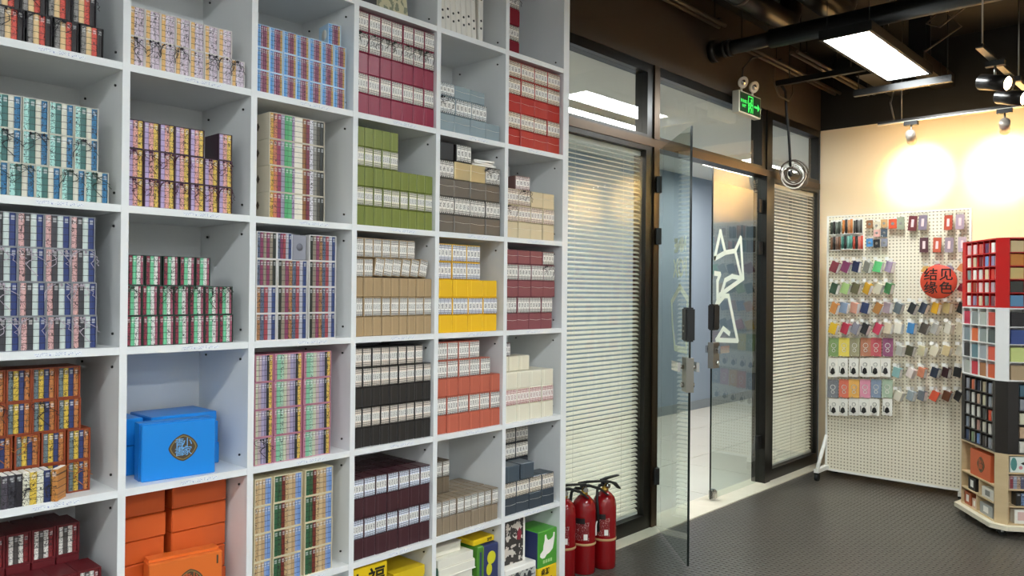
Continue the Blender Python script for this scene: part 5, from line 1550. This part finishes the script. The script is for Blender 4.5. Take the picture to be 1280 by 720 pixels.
for u, z, w_, h_, col, lbx in ((-0.09, z0 + 0.1085, 0.10, 0.08, '#1f1c1a', 'black box with a white label in the birch tier'), (0.12, z0 + 0.1085, 0.15, 0.062, '#e6e0d4', 'white box in the middle right birch cubby'),
                               (-0.15, z0, 0.09, 0.08, '#a8532c', 'rust box in the lower left birch cubby'), (-0.055, z0, 0.06, 0.06, '#d9b8a4', 'pale peach box in the lower left birch cubby'), (0.1, z0, 0.16, 0.068, '#a8a8a2', 'grey box in the lower right birch cubby')):
    o = tower_item('L', u, z, w_, h_, 0.055, col, lbx, 'box', False)
    O('front_label', MB().box(-w_ * 0.2, w_ * 0.2, -0.0008, 0, h_ * 0.25, h_ * 0.8).mesh('front_label', M['paper'] if col != '#e6e0d4' else M['grout']), o)
for z in (0.098, 0.198, 0.298):
    rb_('shelf', -lim, lim, z0 + z, z0 + z + 0.008)
rb_('divider', -0.02, -0.012, z0, z0 + 0.098)
rb_('divider', -0.05, -0.042, z0 + 0.206, z0 + 0.298)
o = tower_item('R', -0.105, z0 + 0.3065, 0.21, 0.094, 0.055, '#dfe6de', 'white box printed with a smiling red lipped face, birch tier', 'box', False)
for sx in (-1, 1):
    O('printed_eye', MB().prism([(sx * 0.03 - 0.016, 0.055), (sx * 0.03, 0.046), (sx * 0.03 + 0.016, 0.055), (sx * 0.03, 0.063)], -0.0008, 0).mesh('printed_eye', M['ink']), o)
    O('printed_cheek', MB().prism([(sx * 0.045 + 0.011 * math.cos(q), 0.03 + 0.011 * math.sin(q)) for q in [i * math.pi / 6 for i in range(12)]], -0.0008, 0).mesh('printed_cheek', mat('print_rose', '#d88a92', 0.5)), o)
    O('printed_curl', MB().prism([(sx * 0.084 + 0.018 * math.cos(q), 0.05 + 0.04 * math.sin(q)) for q in [i * math.pi / 6 for i in range(12)]], -0.0008, 0).mesh('printed_curl', mat('print_teal', '#4f8a84', 0.5)), o)
O('printed_lips', MB().prism([(-0.013, 0.022), (0.0, 0.012), (0.013, 0.022), (0.0, 0.028)], -0.0008, 0).mesh('printed_lips', mat('print_red', '#b82a38', 0.5)), o)
T_t1 = set_type(0.15, 0.078, 0.055, '#d8c8b8', [('#8a3a40', 0.0), ('#9aa0b0', 0.0), ('#b89a80', 1.0), ('#5a5a74', 0.0), ('#a0707a', 0.0), ('#c8c0b8', 0.0), ('#7a3a4a', 0.0)], 0.002)
T_t2 = set_type(0.17, 0.078, 0.055, '#26241f', [('#26241f', 0.0), ('#6f86ac', 1.0), ('#8fa4c0', 0.0), ('#b0b8c4', 0.0), ('#7f93b4', 1.0), ('#26241f', 0.0)], 0.002)
T_t3 = set_type(0.12, 0.078, 0.055, '#d9c9a8', [('#8a6a3a', 0.0), ('#5a2a30', 0.0), ('#b89a5a', 0.0), ('#6a3a4a', 0.0), ('#4a4a3a', 0.0)], 0.002)
def tset(tp, u, z, lbx):
    lx, ly, rot = -HS + 0.008, -u, TA - math.pi / 2
    put_set(tp, TC.x + lx * math.cos(TA) - ly * math.sin(TA), TC.y + lx * math.sin(TA) + ly * math.cos(TA), z, lbx, 'book sets in the birch tier', None, rot)
tset(T_t1, -0.138, z0 + 0.2065, 'striped set of muted spines in the birch tier front')
tset(T_t2, -0.09, z0 + 0.1065, 'blue and silver set in a black case, birch tier front')
tset(T_t3, 0.06, z0, 'brown and plum set in the lowest birch cubby')
o = tower_item('R', -0.145, z0, 0.075, 0.082, 0.055, '#e9e4da', 'upright white box in the lowest front birch cubby', 'box', False)
O('front_label', MB().box(-0.02, 0.02, -0.0008, 0, 0.02, 0.07).mesh('front_label', mat('faint_pink_print', '#d8b4ac', 0.5)), o)
o = tower_item('R', 0.02, z0 + 0.2065, 0.09, 0.075, 0.055, '#1f1d1b', 'black box beside the striped set in the birch tier', 'box', False)
O('front_label', MB().box(-0.03, 0.03, -0.0008, 0, 0.02, 0.06).mesh('front_label', M['paper']), o)

# ------------------------------------------------------------------ track rails and spotlights
M['lamp_grey'] = mat('grey_lamp_housing', '#b9ada0', 0.35, 0.4)
M['lamp_dark'] = mat('dark_lamp_housing', '#2c2825', 0.3, 0.6)
M['lens_e'] = mat('lit_warm_lens', '#fff2d8', 0.4, emit='#ffd79a', es=30.0)
M['lens_w'] = mat('lit_wall_lens', '#fff2d8', 0.4, emit='#ffd79a', es=12.0)


def rail(x0, y0, x1, y1, z, label, rods):
    r = O('track_rail', None, None, (x0, y0, z))
    tag(r, label, 'track rail')
    v = Vector((x1 - x0, y1 - y0, 0))
    L = v.length
    n = Vector((-v.y, v.x, 0)).normalized() * 0.017
    pts = [(n.x, n.y), (-n.x, -n.y), (v.x - n.x, v.y - n.y), (v.x + n.x, v.y + n.y)]
    O('rail_body', MB().prismz(pts, 0.006, 0.022).mesh('rail_body', M['lamp_dark']), r)
    O('rail_lip', MB().prismz(pts, 0.0, 0.0058).mesh('rail_lip', M['steel']), r)
    for t in rods:
        O('drop_rod', MB().tube([(v.x * t, v.y * t, 0.022), (v.x * t, v.y * t, ZC - z)], 0.004, 6).mesh('drop_rod', M['steel']), r)
    return r


def spot(px, py, zr, aim, label, hm, energy, size, lens, blend=0.55, length=0.13, rad=0.033, color=(1.0, 0.72, 0.36)):
    r = O('spotlight', None, None, (px, py, zr))
    tag(r, label, 'spotlight', 'track spotlights')
    O('adapter', MB().box(-0.02, 0.02, -0.045, 0.045, -0.028, -0.0005).mesh('adapter', M['black']), r)
    O('stem', MB().tube([(0, 0, -0.028), (0, 0, -0.085)], 0.006, 8).mesh('stem', M['steel']), r)
    head = Vector((0, 0, -0.115))
    d = (Vector(aim) - (Vector((px, py, zr)) + head)).normalized()
    q = d.to_track_quat('-Z', 'Y').to_euler()
    mb = MB().lathe([(0.0001, length * 0.5), (rad, length * 0.5), (rad, -length * 0.5), (rad - 0.004, -length * 0.5), (rad - 0.004, -length * 0.36), (0.0001, -length * 0.36)], 20)
    h = O('lamp_head', mb.mesh('lamp_head', hm), r, head, q)
    O('lens', MB().lathe([(0.0001, -length * 0.40), (rad - 0.005, -length * 0.40), (rad - 0.005, -length * 0.37), (0.0001, -length * 0.37)], 16).mesh('lens', lens), h)
    ld = bpy.data.lights.new('spot_beam', 'SPOT')
    ld.energy = energy
    ld.color = color
    ld.spot_size = size
    ld.spot_blend = blend
    ld.shadow_soft_size = 0.02
    lo = bpy.data.objects.new('spot_beam', ld)
    COL.objects.link(lo)
    lo.parent = h
    lo.location = (0, 0, -length * 0.5 - 0.004)
    if hm is M['lamp_grey']:  # added second light per wall spot, warm fill for the wall
        l2 = ld.copy()
        l2.energy = FILL_W
        l2.spot_size = R(150)
        l2.spot_blend = 1.0
        lo2 = bpy.data.objects.new('spot_fill', l2)
        COL.objects.link(lo2)
        lo2.parent = h
        lo2.location = (0, 0, -length * 0.5 - 0.004)
    return r


rail(6.08, 1.97, 6.08, -1.6, 2.70, 'long thin track rail parallel to the white wall', (0.045, 0.5, 0.9))
for y, lb in ((1.745, 'grey spotlight making the left glowing spot on the white wall'), (1.165, 'grey spotlight making the right glowing spot, near the picture edge'), (0.585, 'track spotlight third along the wall rail'), (0.005, 'track spotlight fourth along the wall rail'), (-0.575, 'added unseen spotlight fifth along the wall rail'), (-1.155, 'added unseen spotlight sixth along the wall rail')):  # fifth and sixth are added out of view to warm the wall
    spot(6.08, y, 2.70, (6.75, y + 0.13, 2.41), lb, M['lamp_grey'], SPOT_W, R(54), M['lens_w'], 0.9, color=(1.0, 0.68, 0.30))
rail(4.50, 0.975, 6.0, 0.96, 2.70, 'track rail running toward the wall above the display tower', (0.04, 0.6))
for x, lb in ((4.80, 'dark cylindrical spotlight with lit lens, nearer on the upper rail'), (5.22, 'dark cylindrical spotlight with lit lens, farther on the upper rail')):
    spot(x, 0.965, 2.70, (x - 0.6, -0.2, 2.2), lb, M['lamp_dark'], TRACK_W, R(80), M['lens_e'], 0.8, 0.17, 0.042, (1.0, 0.8, 0.5))

# ------------------------------------------------------------------ exit sign
ex = O('exit_sign', bev_box('sign_case', 0.335, 0.055, 0.155, mat('sign_case', '#cfc8b4', 0.4), 0.004), None, (5.258, 2.575, 2.722))
tag(ex, 'green running man exit sign with two emergency lamps above the door', 'exit sign')
sf = O('sign_face', MB().box(-0.158, 0.158, -0.001, 0, 0.010, 0.145).mesh('sign_face', mat('sign_green_black', '#123a1c', 0.3)), ex)
M['exit_e'] = mat('lit_exit_green', '#39e05a', 0.4, emit='#4dff6a', es=0.5)
mb = MB()
for a in ((-0.035, -0.028, 0.018, 0.135), (0.032, 0.039, 0.018, 0.135), (-0.035, 0.039, 0.128, 0.135)):
    mb.box(a[0], a[1], -0.002, -0.001, a[2], a[3])
O('door_symbol', mb.mesh('door_symbol', M['exit_e']), sf)
mb = MB()
stroke(mb, [(0.008, 0.092), (-0.004, 0.062), (-0.022, 0.042), (-0.03, 0.022)], 0.012, -0.002, -0.001)
stroke(mb, [(-0.004, 0.062), (0.014, 0.048), (0.008, 0.022)], 0.011, -0.002, -0.001)
stroke(mb, [(0.004, 0.088), (-0.016, 0.084), (-0.022, 0.066)], 0.008, -0.002, -0.001)
stroke(mb, [(0.008, 0.088), (0.02, 0.07), (0.028, 0.078)], 0.008, -0.002, -0.001)
mb.prism([(0.013 + 0.010 * math.cos(q), 0.108 + 0.010 * math.sin(q)) for q in [i * math.pi / 6 for i in range(12)]], -0.002, -0.001)
O('running_figure', mb.mesh('running_figure', M['exit_e']), sf)
mb = MB()
stroke(mb, [(0.062, 0.072), (0.115, 0.072)], 0.014, -0.002, -0.001)
mb.prism([(0.112, 0.045), (0.145, 0.072), (0.112, 0.099)], -0.002, -0.001)
O('arrow', mb.mesh('arrow', M['exit_e']), sf)
for s_, z, sz in (('安全出口', 0.085, 0.026), ('EXIT', 0.052, 0.028)):
    me = text_mesh(s_, sz, M['exit_e'], 'lettering', 0.0004, 0.0004)
    for v in me.vertices:
        a, b_, c_ = v.co
        v.co = (a, -c_, b_)
    O('lettering', me, sf, (-0.098, -0.0016, z))
for x in (-0.085, 0.085):
    st = O('lamp_stem', MB().tube([(x, 0.027, 0.153), (x, 0.027, 0.185)], 0.008, 8).mesh('lamp_stem', M['white_metal']), ex)
    mb = MB().lathe([(0.0001, 0.02), (0.02, 0.018), (0.038, 0.002), (0.042, -0.012), (0.036, -0.014), (0.0001, -0.008)], 18)
    hd = O('emergency_lamp', mb.mesh('emergency_lamp', M['white_metal']), ex, (x, 0.02, 0.225), (R(-70), 0, R(-22)))
    O('lamp_bulb', MB().lathe([(0.0001, -0.02), (0.014, -0.018), (0.022, -0.011), (0.0001, -0.009)], 12).mesh('lamp_bulb', M['chrome']), hd)
tag(O('sign_cable', MB().tube([(5.26, 2.62, 2.878), (5.23, 2.63, 2.93), (5.19, 2.60, 3.05), (5.22, 2.55, 3.12), (5.35, 2.52, 3.16)], 0.007, 8).mesh('sign_cable', M['rubber'])), 'short black conduit looping up from the exit sign', 'cable')

# ------------------------------------------------------------------ ceiling services
M['duct'] = mat('dark_duct', '#2b2520', 0.35, 0.3)
M['pipe'] = mat('black_pipe', '#100e0c', 0.5)
M['conduit'] = mat('grey_brown_conduit', '#5a4f42', 0.4, 0.4)
o = O('sprinkler_pipe', None, None, (4.85, 2.66, 3.1))
tag(o, 'thick black pipe crossing below the ceiling from the dark wall', 'pipe')
O('pipe_run', MB().tube([(0, 0.0, 0), (0, -0.42, 0)], 0.047, 16).mesh('pipe_run', M['pipe']), o)
O('insulated_run', MB().tube([(0, -0.42, 0), (0.03, -3.6, 0)], 0.06, 16).mesh('insulated_run', M['pipe']), o)
O('flange', MB().tube([(0, -0.002, 0), (0, -0.05, 0)], 0.075, 16).mesh('flange', M['duct']), o)
for y in (-0.09, -0.13):
    O('grooved_clamp', MB().tube([(0, y, 0), (0, y - 0.025, 0)], 0.058, 16).mesh('grooved_clamp', M['duct']), o)
for y, z, r_, xe, lb in ((2.24, 3.27, 0.072, 5.14, 'brown round duct nearer the dark wall'), (1.90, 3.27, 0.085, 5.17, 'brown round duct farther from the dark wall')):
    o = O('round_duct', None, None, (3.0, y, z))
    tag(o, lb, 'duct', 'round ducts under the ceiling')
    O('duct_run', MB().tube([(0, 0, 0), (xe - 3.0 - 0.08, 0, 0), (xe - 3.0 - 0.03, 0, 0.02), (xe - 3.0 + 0.01, 0, 0.07), (xe - 3.0 + 0.02, 0, ZC - z)], r_, 18).mesh('duct_run', M['duct']), o)
    O('duct_band', MB().tube([(1.4, 0, 0), (1.43, 0, 0)], r_ + 0.004, 18).mesh('duct_band', M['conduit']), o)
for x0, x1, y, z, lb in ((4.9, 6.74, 2.515, 3.15, 'pair of conduits running along the dark header wall'), (5.22, 6.74, 2.24, 3.10, 'pair of conduits passing behind the hanging panel lamp'), (3.3, 4.75, 2.53, 3.22, 'pair of conduits above the left transom')):
    o = O('conduit_run', None, None, (x0, y, z))
    tag(o, lb, 'conduit', 'conduits under the ceiling')
    for dy in (-0.022, 0.022):
        O('conduit', MB().tube([(0, dy, 0), (x1 - x0, dy, 0)], 0.013, 8).mesh('conduit', M['conduit']), o)
    k = int((x1 - x0) / 0.6)
    for i in range(k + 1):
        xx = 0.1 + i * (x1 - x0 - 0.2) / max(k, 1)
        O('hanger', MB().box(xx - 0.012, xx + 0.012, -0.045, 0.045, 0.013, 0.022).box(xx - 0.003, xx + 0.003, -0.003, 0.003, 0.022, ZC - z).mesh('hanger', M['black']), o)
o = O('strut_channel', MB().box(5.72, 5.76, 1.95, 2.60, 3.03, 3.07).mesh('strut_channel', M['pipe']), None)
tag(o, 'black strut channel under the conduits above the cable coil', 'strut')
for y in (2.05, 2.5):
    O('hanger_rod', MB().tube([(5.74, y, 3.07), (5.74, y, ZC)], 0.005, 6).mesh('hanger_rod', M['pipe']), o)
for x, lb in [(5.87, 'black hanging bar under the far end of the panel lamp')]:
    o = O('lamp_support_bar', MB().box(x - 0.02, x + 0.02, 1.43, 2.07, 2.895, 2.935).mesh('lamp_support_bar', M['pipe']), None)
    tag(o, lb, 'support bar', 'panel lamp support bars')
    O('bar_lit_edge', MB().box(x - 0.02, x + 0.02, 1.43, 2.07, 2.889, 2.8948).mesh('bar_lit_edge', M['duct']), o)  # paler strip puts the bar's lit underside into colour
    for y in (1.46, 2.04):
        O('hanger_rod', MB().tube([(x, y, 2.935), (x, y, ZC)], 0.004, 6).mesh('hanger_rod', M['pipe']), o)
for y, lb in ((2.02, 'dark rectangular duct above the white wall, nearer the corner'), (1.70, 'dark rectangular duct above the white wall, right of the other')):
    o = O('rectangular_duct', MB().box(5.95, XW, y - 0.07, y + 0.07, 3.06, 3.16).mesh('rectangular_duct', M['duct']), None)
    tag(o, lb, 'duct', 'rectangular ducts above the white wall')
    O('duct_seam', MB().box(6.35, 6.38, y - 0.074, y + 0.074, 3.056, 3.164).mesh('duct_seam', M['duct']), o)
    O('hanger_strap', MB().box(6.1, 6.12, y - 0.072, y + 0.072, 3.16, ZC).mesh('hanger_strap', M['pipe']), o)
o = O('air_vent', MB().box(XW - 0.02, XW - 0.001, 0.6, 1.2, 3.02, 3.32).mesh('air_vent', M['pipe']), None)
tag(o, 'black air vent high on the dark wall above the spotlights', 'vent')
for i in range(6):
    O('louver', MB().box(XW - 0.03, XW - 0.0205, 0.63, 1.17, 3.05 + i * 0.043, 3.06 + i * 0.043).mesh('louver', M['duct']), o)
# dangling cable with its coil
mb = MB().tube([(5.74, 2.56, 3.03), (5.81, 2.56, 3.0), (5.83, 2.56, 2.85), (5.87, 2.56, 2.70), (5.90, 2.56, 2.52), (5.92, 2.565, 2.44)], 0.011, 8)
o = O('hanging_cable', mb.mesh('hanging_cable', M['rubber']), None)
tag(o, 'black cable hanging from the ceiling with a pale coil at its end', 'cable')
rnd = random.Random(5)
for i in range(10):
    rr_ = rnd.uniform(0.06, 0.105)
    cx, cz = 5.94 + rnd.uniform(-0.03, 0.05), 2.375 + rnd.uniform(-0.02, 0.02)
    yy = 2.56 + 0.006 * (i - 5)
    tl = rnd.uniform(-0.4, 0.4)
    pts = [(cx + rr_ * math.cos(q) * 0.45 + 0.3 * (yy - 2.56), 2.548 - rr_ * math.cos(q) * 0.85 + 0.01 * math.sin(q + tl), cz + rr_ * math.sin(q)) for q in [k * 2 * math.pi / 22 for k in range(23)]]
    O('coil_loop', MB().tube(pts, 0.0055, 6).mesh('coil_loop', M['conduit'] if i % 3 else M['wire']), o)
O('wrapped_bundle', MB().lathe([(0.0001, -0.01), (0.022, -0.012), (0.026, 0.0), (0.022, 0.012), (0.0001, 0.01)], 12).mesh('wrapped_bundle', M['rubber']), o, (5.89, 2.55, 2.38), (R(90), 0, 0))
for pts, lb in (([(5.62, 2.56, 3.14), (5.58, 2.55, 3.02), (5.66, 2.54, 2.93), (5.80, 2.53, 2.92), (5.90, 2.54, 3.0), (5.92, 2.55, 3.12)], 'grey looped cable hanging above the pale coil'),
                ([(5.25, 1.25, 3.40), (5.3, 1.2, 3.2), (5.25, 1.35, 3.08), (5.35, 1.45, 3.15), (5.42, 1.38, 3.25), (5.45, 1.28, 3.12), (5.5, 1.5, 3.02)], 'thin grey cable curling beside the panel lamp'),
                ([(6.08, 1.86, 2.722), (6.06, 1.88, 2.85), (6.09, 1.84, 3.05), (6.08, 1.85, 3.06)], 'pale feed wire rising from the wall track rail')):
    tag(O('loose_cable', MB().tube(pts, 0.006, 6).mesh('loose_cable', M['conduit']), None), lb, 'cable')
